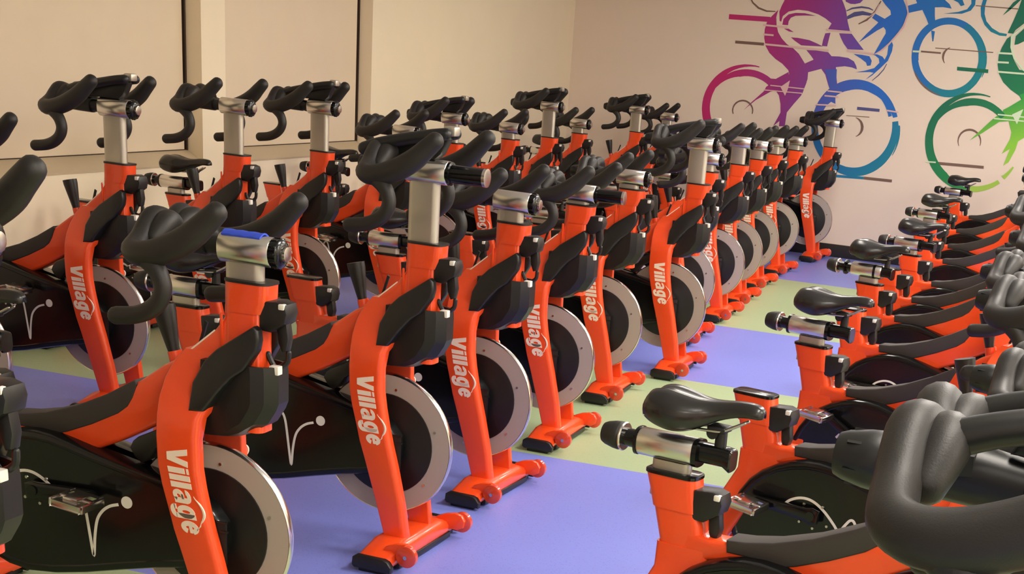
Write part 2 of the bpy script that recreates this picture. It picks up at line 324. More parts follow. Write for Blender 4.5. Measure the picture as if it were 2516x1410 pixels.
 (2,'strip',[(-2.013,1.535),(-2.004,1.537),(-1.994,1.54),(-1.985,1.542),(-1.975,1.543),(-1.966,1.545),(-1.956,1.546),(-1.947,1.547),(-1.937,1.548),(-1.927,1.548),(-1.918,1.549),(-1.908,1.549),(-1.898,1.548),(-1.889,1.548),(-1.879,1.547),(-1.869,1.546),(-1.859,1.545),(-1.85,1.543),(-1.84,1.542),(-1.83,1.54),(-1.821,1.538),(-1.811,1.535),(-1.802,1.532),(-1.792,1.529),(-1.783,1.526),(-1.774,1.523),(-1.764,1.519),(-1.755,1.515),(-1.746,1.511)],[(-1.984,1.451),(-1.977,1.454),(-1.97,1.456),(-1.963,1.458),(-1.956,1.46),(-1.949,1.461),(-1.941,1.463),(-1.934,1.464),(-1.927,1.465),(-1.919,1.466),(-1.912,1.466),(-1.904,1.467),(-1.897,1.467),(-1.889,1.467),(-1.881,1.467),(-1.874,1.467),(-1.866,1.466),(-1.859,1.465),(-1.851,1.464),(-1.843,1.463),(-1.836,1.462),(-1.828,1.46),(-1.82,1.459),(-1.813,1.457),(-1.805,1.454),(-1.798,1.452),(-1.79,1.449),(-1.783,1.447),(-1.775,1.444)]),
 (2,'strip',[(-1.746,1.511),(-1.735,1.506),(-1.725,1.501),(-1.715,1.495),(-1.704,1.489),(-1.694,1.483),(-1.684,1.476),(-1.675,1.469),(-1.665,1.462),(-1.656,1.455),(-1.647,1.447),(-1.638,1.439),(-1.629,1.431),(-1.621,1.423),(-1.612,1.414),(-1.604,1.405),(-1.596,1.396),(-1.589,1.387),(-1.581,1.377),(-1.574,1.367),(-1.568,1.357),(-1.561,1.347),(-1.555,1.337),(-1.549,1.326),(-1.543,1.316),(-1.537,1.305),(-1.532,1.294),(-1.527,1.283),(-1.523,1.272)],[(-1.775,1.444),(-1.766,1.441),(-1.757,1.437),(-1.748,1.434),(-1.739,1.43),(-1.73,1.426),(-1.722,1.422),(-1.713,1.417),(-1.704,1.412),(-1.696,1.407),(-1.687,1.401),(-1.679,1.395),(-1.671,1.389),(-1.662,1.383),(-1.654,1.376),(-1.646,1.37),(-1.639,1.362),(-1.631,1.355),(-1.624,1.348),(-1.616,1.34),(-1.609,1.332),(-1.602,1.323),(-1.596,1.315),(-1.589,1.306),(-1.583,1.297),(-1.577,1.288),(-1.571,1.279),(-1.565,1.269),(-1.56,1.26)]),
 (3,'strip',[(-1.511,1.238),(-1.507,1.221),(-1.502,1.204),(-1.499,1.187),(-1.496,1.17),(-1.495,1.153),(-1.493,1.135),(-1.493,1.118),(-1.493,1.101),(-1.494,1.084),(-1.495,1.067),(-1.497,1.05),(-1.5,1.033),(-1.504,1.016),(-1.508,1.0),(-1.513,0.984),(-1.519,0.968),(-1.525,0.952),(-1.532,0.937),(-1.54,0.922),(-1.548,0.908),(-1.557,0.893),(-1.566,0.88),(-1.576,0.866),(-1.587,0.854),(-1.598,0.841),(-1.61,0.83),(-1.622,0.819),(-1.634,0.808)],[(-1.562,1.226),(-1.559,1.211),(-1.557,1.196),(-1.555,1.181),(-1.554,1.166),(-1.553,1.151),(-1.553,1.136),(-1.554,1.121),(-1.555,1.106),(-1.557,1.092),(-1.559,1.078),(-1.562,1.063),(-1.565,1.049),(-1.569,1.036),(-1.574,1.022),(-1.579,1.009),(-1.585,0.996),(-1.591,0.983),(-1.598,0.971),(-1.605,0.959),(-1.612,0.948),(-1.62,0.937),(-1.629,0.926),(-1.638,0.916),(-1.647,0.907),(-1.657,0.898),(-1.667,0.889),(-1.677,0.881),(-1.688,0.873)]),
 (3,'strip',[(-1.634,0.808),(-1.662,0.788),(-1.691,0.771),(-1.722,0.756),(-1.754,0.745),(-1.788,0.736),(-1.822,0.731),(-1.856,0.729),(-1.891,0.73),(-1.926,0.734),(-1.96,0.742),(-1.994,0.752),(-2.027,0.766),(-2.059,0.782),(-2.09,0.801),(-2.119,0.823),(-2.147,0.847),(-2.172,0.874),(-2.195,0.903),(-2.216,0.933),(-2.234,0.965),(-2.249,0.999),(-2.262,1.033),(-2.271,1.068),(-2.278,1.104),(-2.281,1.14),(-2.282,1.176),(-2.28,1.212),(-2.274,1.247)],[(-1.688,0.873),(-1.709,0.856),(-1.731,0.842),(-1.755,0.829),(-1.78,0.819),(-1.806,0.811),(-1.833,0.806),(-1.861,0.803),(-1.889,0.803),(-1.917,0.805),(-1.945,0.811),(-1.973,0.818),(-2.0,0.829),(-2.027,0.841),(-2.053,0.857),(-2.077,0.874),(-2.101,0.894),(-2.122,0.916),(-2.143,0.939),(-2.161,0.965),(-2.177,0.992),(-2.191,1.02),(-2.203,1.049),(-2.212,1.079),(-2.219,1.11),(-2.223,1.141),(-2.225,1.172),(-2.224,1.204),(-2.221,1.234)]),
 (3,'strip',[(-1.489,1.203),(-1.486,1.194),(-1.484,1.184),(-1.483,1.175),(-1.481,1.165),(-1.48,1.156),(-1.479,1.146),(-1.478,1.137),(-1.477,1.127),(-1.477,1.117),(-1.477,1.108),(-1.477,1.098),(-1.477,1.089),(-1.478,1.079),(-1.479,1.07),(-1.48,1.06),(-1.481,1.051),(-1.483,1.042),(-1.484,1.032),(-1.487,1.023),(-1.489,1.014),(-1.491,1.005),(-1.494,0.996),(-1.497,0.987),(-1.5,0.978),(-1.504,0.969),(-1.507,0.96),(-1.511,0.952),(-1.516,0.943)],[(-1.519,1.197),(-1.516,1.189),(-1.513,1.18),(-1.51,1.172),(-1.508,1.163),(-1.506,1.154),(-1.504,1.145),(-1.502,1.136),(-1.501,1.127),(-1.499,1.118),(-1.498,1.109),(-1.497,1.1),(-1.497,1.091),(-1.496,1.082),(-1.496,1.072),(-1.496,1.063),(-1.497,1.054),(-1.497,1.045),(-1.498,1.036),(-1.499,1.026),(-1.5,1.017),(-1.502,1.008),(-1.504,0.999),(-1.506,0.99),(-1.508,0.981),(-1.511,0.972),(-1.513,0.963),(-1.516,0.954),(-1.52,0.945)]),
 (2,'strip',[(-1.85,1.499),(-1.838,1.497),(-1.825,1.494),(-1.813,1.49),(-1.801,1.486),(-1.789,1.482),(-1.777,1.477),(-1.765,1.472),(-1.753,1.466),(-1.741,1.46),(-1.73,1.454),(-1.719,1.447),(-1.708,1.439),(-1.697,1.431),(-1.687,1.423),(-1.677,1.415),(-1.667,1.406),(-1.657,1.397),(-1.648,1.387),(-1.639,1.377),(-1.63,1.367),(-1.622,1.356),(-1.614,1.345),(-1.606,1.334),(-1.599,1.323),(-1.592,1.311),(-1.586,1.3),(-1.58,1.287),(-1.574,1.275)],[(-1.851,1.495),(-1.839,1.492),(-1.827,1.488),(-1.815,1.484),(-1.803,1.479),(-1.791,1.474),(-1.78,1.469),(-1.769,1.463),(-1.758,1.456),(-1.747,1.45),(-1.737,1.442),(-1.726,1.435),(-1.716,1.427),(-1.707,1.419),(-1.697,1.41),(-1.688,1.402),(-1.679,1.392),(-1.671,1.383),(-1.663,1.373),(-1.655,1.363),(-1.648,1.353),(-1.641,1.343),(-1.634,1.332),(-1.628,1.321),(-1.622,1.31),(-1.616,1.299),(-1.611,1.288),(-1.607,1.276),(-1.602,1.264)]),
 (2,[(-2.231,1.607),(-2.121,1.616),(-2.109,1.496),(-2.062,1.44),(-2.1,1.387),(-2.091,1.327),(-2.132,1.341),(-2.196,1.28),(-2.218,1.204),(-2.263,1.236),(-2.221,1.364),(-2.161,1.443),(-2.194,1.537)]),
 (5,[(-1.891,1.296),(-1.689,1.298),(-1.69,1.323),(-1.892,1.322)]),
 (3,[(-1.999,0.703),(-1.741,0.713),(-1.743,0.736),(-2.0,0.726)]),
 (4,[(-1.741,0.713),(-1.484,0.714),(-1.485,0.739),(-1.742,0.737)]),
 (4,[(-1.979,1.237),(-1.77,1.243),(-1.771,1.249),(-1.979,1.242)]),
 (4,'strip',[(-1.891,1.232),(-1.883,1.231),(-1.874,1.229),(-1.866,1.226),(-1.858,1.223),(-1.851,1.219),(-1.844,1.214),(-1.837,1.209),(-1.831,1.203),(-1.826,1.196),(-1.821,1.189),(-1.817,1.182),(-1.814,1.174),(-1.811,1.166),(-1.809,1.158),(-1.809,1.15),(-1.809,1.141),(-1.809,1.133),(-1.811,1.125),(-1.814,1.118),(-1.817,1.11),(-1.821,1.103),(-1.826,1.096),(-1.831,1.09),(-1.837,1.085),(-1.844,1.08),(-1.851,1.076),(-1.858,1.072),(-1.866,1.07)],[(-1.891,1.228),(-1.883,1.225),(-1.876,1.221),(-1.87,1.217),(-1.864,1.212),(-1.858,1.207),(-1.854,1.202),(-1.849,1.196),(-1.846,1.191),(-1.842,1.185),(-1.84,1.179),(-1.838,1.173),(-1.836,1.167),(-1.834,1.161),(-1.833,1.156),(-1.832,1.15),(-1.832,1.143),(-1.832,1.137),(-1.832,1.131),(-1.833,1.125),(-1.834,1.119),(-1.836,1.113),(-1.839,1.106),(-1.842,1.1),(-1.846,1.094),(-1.85,1.089),(-1.855,1.083),(-1.861,1.078),(-1.868,1.074)]),
 (2,[(-1.827,2.224),(-1.637,2.239),(-1.601,2.183),(-1.575,2.126),(-1.582,2.067),(-1.601,2.015),(-1.636,1.952),(-1.697,1.87),(-1.76,1.805),(-1.814,1.767),(-1.787,1.828),(-1.757,1.899),(-1.736,1.944),(-1.741,1.973),(-1.763,1.994),(-1.813,1.963),(-1.887,1.906),(-1.961,1.852),(-1.908,1.921),(-1.814,2.027),(-1.875,2.06),(-1.852,2.096),(-1.764,2.061),(-1.715,2.098),(-1.725,2.131),(-1.772,2.17)]),
 (5,'strip',[(-2.105,2.094),(-2.057,2.116),(-1.978,2.131),(-1.915,2.129),(-1.876,2.118)],[(-2.109,2.1),(-2.063,2.128),(-1.98,2.146),(-1.913,2.141),(-1.874,2.125)]),
 (5,[(-2.096,2.055),(-2.037,2.094),(-1.965,2.108),(-1.88,2.094),(-1.886,2.075),(-1.96,2.075),(-2.031,2.056),(-2.088,2.03)]),
 (4,'strip',[(-1.823,2.201),(-1.862,2.116),(-1.923,2.045),(-1.988,2.004)],[(-1.814,2.198),(-1.848,2.109),(-1.912,2.034),(-1.983,1.997)]),
 (2,[(-1.671,1.881),(-1.657,1.857),(-1.658,1.805),(-1.682,1.725),(-1.737,1.66),(-1.801,1.593),(-1.855,1.552),(-1.827,1.582),(-1.791,1.616),(-1.824,1.619),(-1.953,1.606),(-1.872,1.626),(-1.792,1.655),(-1.753,1.702),(-1.763,1.736),(-1.799,1.758),(-1.828,1.765),(-1.782,1.769),(-1.734,1.755),(-1.711,1.732),(-1.695,1.776),(-1.697,1.845)]),
 (5,'strip',[(-1.69,1.7),(-1.711,1.652),(-1.749,1.601),(-1.796,1.552)],[(-1.685,1.698),(-1.704,1.648),(-1.742,1.596),(-1.792,1.549)]),
 (2,[(-1.582,2.18),(-1.505,2.207),(-1.524,2.239),(-1.284,2.258),(-1.228,2.221),(-1.204,2.187),(-1.277,2.193),(-1.348,2.186),(-1.337,2.12),(-1.321,2.058),(-1.352,2.001),(-1.371,2.033),(-1.404,2.09),(-1.451,2.157),(-1.573,2.122)]),
 (2,[(-1.348,2.001),(-1.315,1.996),(-1.315,1.915),(-1.324,1.915)]),
 (2,'strip',[(-1.474,1.743),(-1.48,1.768),(-1.483,1.793),(-1.484,1.818),(-1.484,1.843),(-1.482,1.868),(-1.477,1.892),(-1.471,1.915),(-1.463,1.938),(-1.453,1.96),(-1.441,1.981),(-1.428,2.001),(-1.413,2.019),(-1.396,2.037),(-1.378,2.052),(-1.359,2.066),(-1.339,2.079),(-1.317,2.09),(-1.295,2.099),(-1.272,2.106),(-1.249,2.111),(-1.224,2.115),(-1.2,2.116),(-1.175,2.116),(-1.151,2.114),(-1.126,2.109),(-1.101,2.103),(-1.077,2.095),(-1.054,2.086)],[(-1.415,1.753),(-1.42,1.773),(-1.423,1.794),(-1.424,1.815),(-1.424,1.835),(-1.422,1.856),(-1.418,1.876),(-1.413,1.895),(-1.407,1.914),(-1.399,1.932),(-1.389,1.95),(-1.378,1.966),(-1.366,1.981),(-1.353,1.995),(-1.338,2.008),(-1.323,2.02),(-1.306,2.03),(-1.289,2.039),(-1.271,2.047),(-1.252,2.053),(-1.233,2.057),(-1.214,2.06),(-1.194,2.061),(-1.174,2.061),(-1.153,2.059),(-1.133,2.056),(-1.113,2.051),(-1.094,2.044),(-1.075,2.036)]),
 (3,'strip',[(-1.054,2.086),(-1.019,2.068),(-0.987,2.046),(-0.957,2.021),(-0.93,1.993),(-0.906,1.962),(-0.885,1.929),(-0.869,1.894),(-0.856,1.857),(-0.848,1.82),(-0.844,1.782),(-0.844,1.745),(-0.849,1.708),(-0.858,1.672),(-0.872,1.638),(-0.889,1.606),(-0.911,1.577),(-0.936,1.55),(-0.964,1.528),(-0.996,1.509),(-1.029,1.494),(-1.065,1.483),(-1.102,1.476),(-1.14,1.475),(-1.178,1.478),(-1.216,1.485),(-1.254,1.497),(-1.29,1.513),(-1.324,1.533)],[(-1.075,2.036),(-1.047,2.021),(-1.02,2.003),(-0.996,1.982),(-0.974,1.959),(-0.954,1.933),(-0.938,1.906),(-0.924,1.877),(-0.914,1.846),(-0.908,1.816),(-0.904,1.785),(-0.905,1.754),(-0.909,1.723),(-0.917,1.694),(-0.928,1.666),(-0.942,1.64),(-0.959,1.617),(-0.98,1.595),(-1.003,1.577),(-1.028,1.562),(-1.055,1.55),(-1.083,1.541),(-1.113,1.536),(-1.143,1.535),(-1.174,1.537),(-1.205,1.544),(-1.234,1.553),(-1.263,1.567),(-1.291,1.583)]),
 (2,'strip',[(-1.324,1.533),(-1.332,1.539),(-1.341,1.545),(-1.349,1.551),(-1.356,1.557),(-1.364,1.564),(-1.372,1.571),(-1.379,1.578),(-1.386,1.585),(-1.393,1.592),(-1.399,1.6),(-1.406,1.608),(-1.412,1.616),(-1.418,1.624),(-1.424,1.632),(-1.43,1.64),(-1.435,1.649),(-1.44,1.658),(-1.445,1.666),(-1.449,1.675),(-1.454,1.684),(-1.458,1.693),(-1.461,1.703),(-1.465,1.712),(-1.468,1.721),(-1.471,1.731),(-1.474,1.74),(-1.476,1.75),(-1.478,1.759)],[(-1.291,1.583),(-1.297,1.588),(-1.304,1.592),(-1.311,1.597),(-1.317,1.602),(-1.324,1.607),(-1.33,1.613),(-1.336,1.618),(-1.342,1.624),(-1.348,1.63),(-1.353,1.636),(-1.359,1.642),(-1.364,1.648),(-1.369,1.655),(-1.374,1.661),(-1.379,1.668),(-1.384,1.675),(-1.388,1.682),(-1.392,1.689),(-1.396,1.697),(-1.4,1.704),(-1.404,1.712),(-1.407,1.719),(-1.41,1.727),(-1.413,1.735),(-1.416,1.742),(-1.418,1.75),(-1.421,1.758),(-1.423,1.766)]),
 (3,'strip',[(-1.039,2.072),(-1.023,2.064),(-1.007,2.056),(-0.992,2.046),(-0.976,2.036),(-0.962,2.025),(-0.948,2.014),(-0.935,2.001),(-0.922,1.988),(-0.91,1.975),(-0.899,1.96),(-0.889,1.946),(-0.879,1.93),(-0.87,1.915),(-0.862,1.899),(-0.855,1.882),(-0.849,1.866),(-0.844,1.849),(-0.839,1.832),(-0.836,1.814),(-0.834,1.797),(-0.832,1.78),(-0.832,1.762),(-0.833,1.745),(-0.834,1.728),(-0.837,1.711),(-0.84,1.694),(-0.845,1.678),(-0.85,1.662)],[(-1.041,2.069),(-1.026,2.059),(-1.011,2.048),(-0.997,2.037),(-0.984,2.026),(-0.972,2.014),(-0.96,2.001),(-0.949,1.988),(-0.938,1.975),(-0.928,1.962),(-0.919,1.948),(-0.91,1.934),(-0.902,1.919),(-0.894,1.905),(-0.887,1.89),(-0.88,1.875),(-0.874,1.86),(-0.869,1.844),(-0.864,1.829),(-0.859,1.813),(-0.856,1.797),(-0.853,1.78),(-0.85,1.764),(-0.849,1.748),(-0.848,1.731),(-0.848,1.714),(-0.849,1.697),(-0.851,1.68),(-0.854,1.664)]),
 (4,'strip',[(-1.18,1.484),(-1.191,1.485),(-1.203,1.486),(-1.214,1.488),(-1.225,1.491),(-1.236,1.494),(-1.247,1.497),(-1.258,1.5),(-1.268,1.504),(-1.279,1.509),(-1.29,1.513),(-1.3,1.519),(-1.31,1.524),(-1.32,1.53),(-1.33,1.536),(-1.34,1.543),(-1.349,1.55),(-1.358,1.557),(-1.367,1.564),(-1.375,1.572),(-1.384,1.58),(-1.392,1.589),(-1.4,1.598),(-1.407,1.607),(-1.414,1.616),(-1.421,1.625),(-1.427,1.635),(-1.433,1.645),(-1.439,1.655)],[(-1.18,1.488),(-1.191,1.49),(-1.202,1.493),(-1.213,1.496),(-1.223,1.499),(-1.234,1.503),(-1.244,1.507),(-1.255,1.511),(-1.265,1.515),(-1.275,1.52),(-1.284,1.525),(-1.294,1.53),(-1.304,1.536),(-1.313,1.542),(-1.322,1.548),(-1.331,1.554),(-1.34,1.561),(-1.349,1.567),(-1.357,1.575),(-1.366,1.582),(-1.374,1.589),(-1.382,1.597),(-1.39,1.605),(-1.397,1.614),(-1.404,1.622),(-1.412,1.631),(-1.418,1.64),(-1.425,1.649),(-1.431,1.658)]),
 (4,'strip',[(-1.163,1.88),(-1.169,1.878),(-1.174,1.876),(-1.18,1.873),(-1.185,1.87),(-1.19,1.867),(-1.195,1.863),(-1.199,1.859),(-1.203,1.855),(-1.206,1.85),(-1.21,1.846),(-1.212,1.84),(-1.215,1.835),(-1.217,1.83),(-1.218,1.824),(-1.219,1.818),(-1.219,1.812),(-1.219,1.807),(-1.219,1.801),(-1.218,1.795),(-1.217,1.789),(-1.215,1.783),(-1.212,1.778),(-1.21,1.772),(-1.206,1.767),(-1.203,1.762),(-1.199,1.757),(-1.195,1.752),(-1.19,1.748)],[(-1.162,1.876),(-1.166,1.873),(-1.171,1.87),(-1.175,1.866),(-1.179,1.862),(-1.182,1.858),(-1.185,1.854),(-1.188,1.85),(-1.191,1.846),(-1.193,1.842),(-1.195,1.837),(-1.196,1.833),(-1.198,1.829),(-1.199,1.824),(-1.2,1.82),(-1.201,1.815),(-1.201,1.811),(-1.202,1.806),(-1.202,1.801),(-1.202,1.797),(-1.202,1.792),(-1.201,1.787),(-1.2,1.782),(-1.199,1.777),(-1.198,1.771),(-1.196,1.766),(-1.193,1.761),(-1.19,1.756),(-1.187,1.751)]),
 (4,[(-1.407,1.819),(-1.234,1.82),(-1.235,1.834),(-1.408,1.833)]),
 (4,[(-1.289,1.86),(-0.792,1.866),(-0.793,1.874),(-1.29,1.867)]),
 (6,[(-1.073,1.7),(-0.805,1.702),(-0.808,1.732),(-1.076,1.73)]),
 (4,[(-1.006,2.223),(-0.649,2.224),(-0.649,2.232),(-1.006,2.23)]),
 (3,[(-1.016,2.28),(-1.012,2.231),(-1.041,2.184),(-1.11,2.154),(-1.268,2.142),(-1.144,2.166),(-1.074,2.192),(-1.045,2.238),(-1.052,2.277)]),
 (3,[(-1.225,2.264),(-1.13,2.271),(-1.101,2.224),(-1.13,2.212),(-1.157,2.24)]),
 (3,[(-0.953,2.285),(-0.962,2.215),(-0.947,2.147),(-0.905,2.081),(-0.843,2.032),(-0.765,2.008),(-0.707,2.008),(-0.705,2.026),(-0.769,2.031),(-0.838,2.062),(-0.895,2.112),(-0.921,2.169),(-0.927,2.228),(-0.92,2.287)]),
 (6,[(-0.659,2.307),(-0.7,2.275),(-0.732,2.223),(-0.768,2.167),(-0.719,2.21),(-0.676,2.257),(-0.633,2.309)]),
 (6,[(-0.633,2.309),(-0.648,2.22),(-0.672,2.13),(-0.701,2.034),(-0.654,2.032),(-0.639,2.063),(-0.563,2.134),(-0.572,2.314)]),
 (6,[(-0.698,1.989),(-0.727,1.917),(-0.742,1.855),(-0.737,1.775),(-0.714,1.707),(-0.664,1.64),(-0.59,1.586),(-0.508,1.543),(-0.486,1.514),(-0.409,1.471),(-0.463,1.749),(-0.548,1.752),(-0.602,1.817),(-0.641,1.884),(-0.663,1.972),(-0.671,2.011)]),
 (6,[(-0.627,1.945),(-0.629,2.015),(-0.535,2.121),(-0.512,2.005),(-0.597,1.953)]),
 (7,[(-0.582,1.445),(-0.481,1.521),(-0.51,1.552),(-0.426,1.592),(-0.359,1.245),(-0.449,1.174),(-0.459,1.1),(-0.497,0.994),(-0.537,0.961),(-0.506,1.106),(-0.569,1.057),(-0.521,1.184),(-0.518,1.24),(-0.56,1.331),(-0.639,1.317),(-0.76,1.216),(-0.863,1.139),(-0.709,1.322),(-0.66,1.371),(-0.628,1.385),(-0.623,1.419)]),
 (6,'strip',[(-1.055,0.788),(-1.072,0.8),(-1.089,0.813),(-1.105,0.827),(-1.12,0.842),(-1.135,0.857),(-1.149,0.873),(-1.162,0.89),(-1.174,0.907),(-1.185,0.925),(-1.196,0.943),(-1.206,0.961),(-1.215,0.98),(-1.223,0.999),(-1.23,1.019),(-1.236,1.039),(-1.241,1.059),(-1.245,1.079),(-1.248,1.099),(-1.25,1.119),(-1.252,1.139),(-1.252,1.159),(-1.251,1.179),(-1.249,1.199),(-1.246,1.219),(-1.243,1.238),(-1.238,1.258),(-1.232,1.276),(-1.226,1.295)],[(-1.013,0.85),(-1.027,0.859),(-1.041,0.87),(-1.054,0.881),(-1.067,0.893),(-1.079,0.905),(-1.091,0.918),(-1.102,0.931),(-1.112,0.945),(-1.122,0.959),(-1.131,0.974),(-1.14,0.989),(-1.148,1.005),(-1.155,1.021),(-1.161,1.037),(-1.166,1.053),(-1.171,1.07),(-1.175,1.087),(-1.178,1.103),(-1.181,1.12),(-1.182,1.137),(-1.183,1.154),(-1.183,1.171),(-1.182,1.188),(-1.18,1.205),(-1.177,1.221),(-1.174,1.238),(-1.169,1.254),(-1.164,1.27)]),
 (6,'strip',[(-1.226,1.295),(-1.218,1.314),(-1.209,1.332),(-1.199,1.35),(-1.188,1.367),(-1.176,1.384),(-1.163,1.4),(-1.15,1.415),(-1.136,1.429),(-1.121,1.443),(-1.105,1.456),(-1.088,1.467),(-1.071,1.478),(-1.054,1.488),(-1.035,1.497),(-1.017,1.505),(-0.997,1.513),(-0.978,1.519),(-0.958,1.524),(-0.938,1.528),(-0.917,1.531),(-0.896,1.533),(-0.876,1.533),(-0.855,1.533),(-0.834,1.532),(-0.813,1.53),(-0.792,1.526),(-0.771,1.522),(-0.75,1.517)],[(-1.164,1.27),(-1.16,1.287),(-1.154,1.303),(-1.147,1.32),(-1.14,1.336),(-1.131,1.351),(-1.122,1.366),(-1.112,1.381),(-1.1,1.395),(-1.089,1.409),(-1.076,1.422),(-1.062,1.434),(-1.048,1.445),(-1.033,1.456),(-1.018,1.466),(-1.002,1.475),(-0.985,1.483),(-0.967,1.491),(-0.949,1.497),(-0.931,1.503),(-0.912,1.508),(-0.893,1.511),(-0.874,1.514),(-0.854,1.516),(-0.834,1.517),(-0.814,1.516),(-0.793,1.515),(-0.773,1.512),(-0.752,1.509)]),
 (6,'strip',[(-1.196,1.217),(-1.193,1.23),(-1.19,1.243),(-1.186,1.256),(-1.182,1.269),(-1.177,1.281),(-1.172,1.294),(-1.167,1.306),(-1.161,1.318),(-1.154,1.329),(-1.147,1.34),(-1.14,1.351),(-1.132,1.362),(-1.124,1.372),(-1.115,1.382),(-1.106,1.392),(-1.097,1.401),(-1.087,1.41),(-1.077,1.418),(-1.066,1.426),(-1.056,1.434),(-1.045,1.441),(-1.033,1.447),(-1.022,1.454),(-1.01,1.459),(-0.998,1.465),(-0.985,1.469),(-0.973,1.474),(-0.96,1.478)],[(-1.192,1.216),(-1.187,1.228),(-1.181,1.241),(-1.176,1.252),(-1.17,1.264),(-1.163,1.275),(-1.156,1.286),(-1.149,1.297),(-1.141,1.307),(-1.133,1.317),(-1.125,1.326),(-1.116,1.335),(-1.107,1.344),(-1.098,1.352),(-1.089,1.359),(-1.079,1.367),(-1.069,1.373),(-1.059,1.38),(-1.048,1.386),(-1.038,1.391),(-1.027,1.396),(-1.016,1.4),(-1.005,1.404),(-0.994,1.408),(-0.983,1.411),(-0.972,1.414),(-0.961,1.416),(-0.95,1.418),(-0.939,1.419)]),
 (6,'strip',[(-0.96,1.478),(-0.947,1.481),(-0.934,1.484),(-0.92,1.486),(-0.906,1.488),(-0.893,1.489),(-0.879,1.49),(-0.865,1.49),(-0.851,1.49),(-0.837,1.489),(-0.823,1.488),(-0.809,1.486),(-0.795,1.484),(-0.781,1.481),(-0.767,1.477),(-0.754,1.473),(-0.74,1.469),(-0.727,1.464),(-0.713,1.458),(-0.7,1.452),(-0.688,1.445),(-0.675,1.438),(-0.662,1.431),(-0.65,1.423),(-0.638,1.415),(-0.627,1.406),(-0.616,1.397),(-0.605,1.387),(-0.594,1.377)],[(-0.939,1.419),(-0.928,1.422),(-0.917,1.425),(-0.906,1.427),(-0.894,1.429),(-0.883,1.43),(-0.872,1.431),(-0.86,1.432),(-0.849,1.432),(-0.837,1.431),(-0.825,1.43),(-0.814,1.429),(-0.802,1.427),(-0.79,1.425),(-0.779,1.422),(-0.767,1.419),(-0.756,1.416),(-0.745,1.412),(-0.733,1.407),(-0.722,1.402),(-0.711,1.397),(-0.701,1.392),(-0.69,1.385),(-0.679,1.379),(-0.669,1.372),(-0.659,1.365),(-0.65,1.357),(-0.64,1.349),(-0.631,1.341)]),
 (7,'strip',[(-0.538,0.812),(-0.545,0.806),(-0.552,0.799),(-0.56,0.793),(-0.568,0.786),(-0.576,0.78),(-0.584,0.775),(-0.592,0.769),(-0.601,0.764),(-0.61,0.759),(-0.618,0.754),(-0.627,0.749),(-0.636,0.745),(-0.646,0.741),(-0.655,0.737),(-0.664,0.733),(-0.674,0.73),(-0.684,0.727),(-0.693,0.724),(-0.703,0.721),(-0.713,0.718),(-0.723,0.716),(-0.733,0.714),(-0.743,0.713),(-0.754,0.711),(-0.764,0.71),(-0.774,0.709),(-0.785,0.709),(-0.795,0.708)],[(-0.562,0.837),(-0.569,0.832),(-0.577,0.826),(-0.584,0.821),(-0.592,0.816),(-0.6,0.811),(-0.608,0.807),(-0.616,0.802),(-0.624,0.798),(-0.632,0.794),(-0.64,0.79),(-0.649,0.787),(-0.657,0.784),(-0.666,0.781),(-0.674,0.778),(-0.683,0.775),(-0.692,0.773),(-0.701,0.771),(-0.71,0.769),(-0.718,0.767),(-0.727,0.766),(-0.736,0.765),(-0.745,0.764),(-0.755,0.763),(-0.764,0.763),(-0.773,0.762),(-0.782,0.762),(-0.791,0.763),(-0.8,0.763)]),
 (7,'strip',[(-0.505,0.848),(-0.502,0.852),(-0.499,0.855),(-0.496,0.859),(-0.494,0.862),(-0.491,0.866),(-0.489,0.87),(-0.486,0.873),(-0.484,0.877),(-0.481,0.881),(-0.479,0.885),(-0.476,0.888),(-0.474,0.892),(-0.472,0.896),(-0.47,0.9),(-0.467,0.904),(-0.465,0.908),(-0.463,0.912),(-0.461,0.916),(-0.459,0.92),(-0.457,0.924),(-0.455,0.928),(-0.454,0.932),(-0.452,0.936),(-0.45,0.94),(-0.448,0.944),(-0.447,0.949),(-0.445,0.953),(-0.444,0.957)],[(-0.535,0.873),(-0.532,0.876),(-0.529,0.878),(-0.526,0.881),(-0.522,0.884),(-0.519,0.886),(-0.516,0.889),(-0.513,0.892),(-0.51,0.895),(-0.507,0.898),(-0.504,0.901),(-0.501,0.904),(-0.498,0.907),(-0.495,0.91),(-0.492,0.913),(-0.489,0.917),(-0.487,0.92),(-0.484,0.923),(-0.481,0.926),(-0.478,0.93),(-0.476,0.933),(-0.473,0.937),(-0.471,0.94),(-0.468,0.944),(-0.465,0.947),(-0.463,0.951),(-0.461,0.955),(-0.458,0.958),(-0.456,0.962)]),
 (6,'strip',[(-1.055,0.788),(-1.047,0.783),(-1.04,0.778),(-1.032,0.773),(-1.024,0.768),(-1.016,0.764),(-1.008,0.759),(-1.0,0.755),(-0.991,0.751),(-0.983,0.747),(-0.975,0.743),(-0.966,0.74),(-0.958,0.737),(-0.949,0.733),(-0.941,0.731),(-0.932,0.728),(-0.923,0.725),(-0.915,0.723),(-0.906,0.72),(-0.897,0.718),(-0.888,0.717),(-0.879,0.715),(-0.87,0.713),(-0.861,0.712),(-0.853,0.711),(-0.844,0.71),(-0.835,0.709),(-0.826,0.709),(-0.817,0.708)],[(-1.013,0.85),(-1.007,0.844),(-1.002,0.839),(-0.996,0.833),(-0.99,0.828),(-0.984,0.823),(-0.978,0.818),(-0.972,0.813),(-0.966,0.809),(-0.959,0.804),(-0.953,0.799),(-0.946,0.795),(-0.939,0.791),(-0.933,0.787),(-0.926,0.783),(-0.918,0.779),(-0.911,0.775),(-0.904,0.771),(-0.897,0.768),(-0.889,0.765),(-0.882,0.762),(-0.874,0.759),(-0.866,0.756),(-0.858,0.753),(-0.85,0.751),(-0.842,0.748),(-0.834,0.746),(-0.826,0.744),(-0.818,0.742)]),
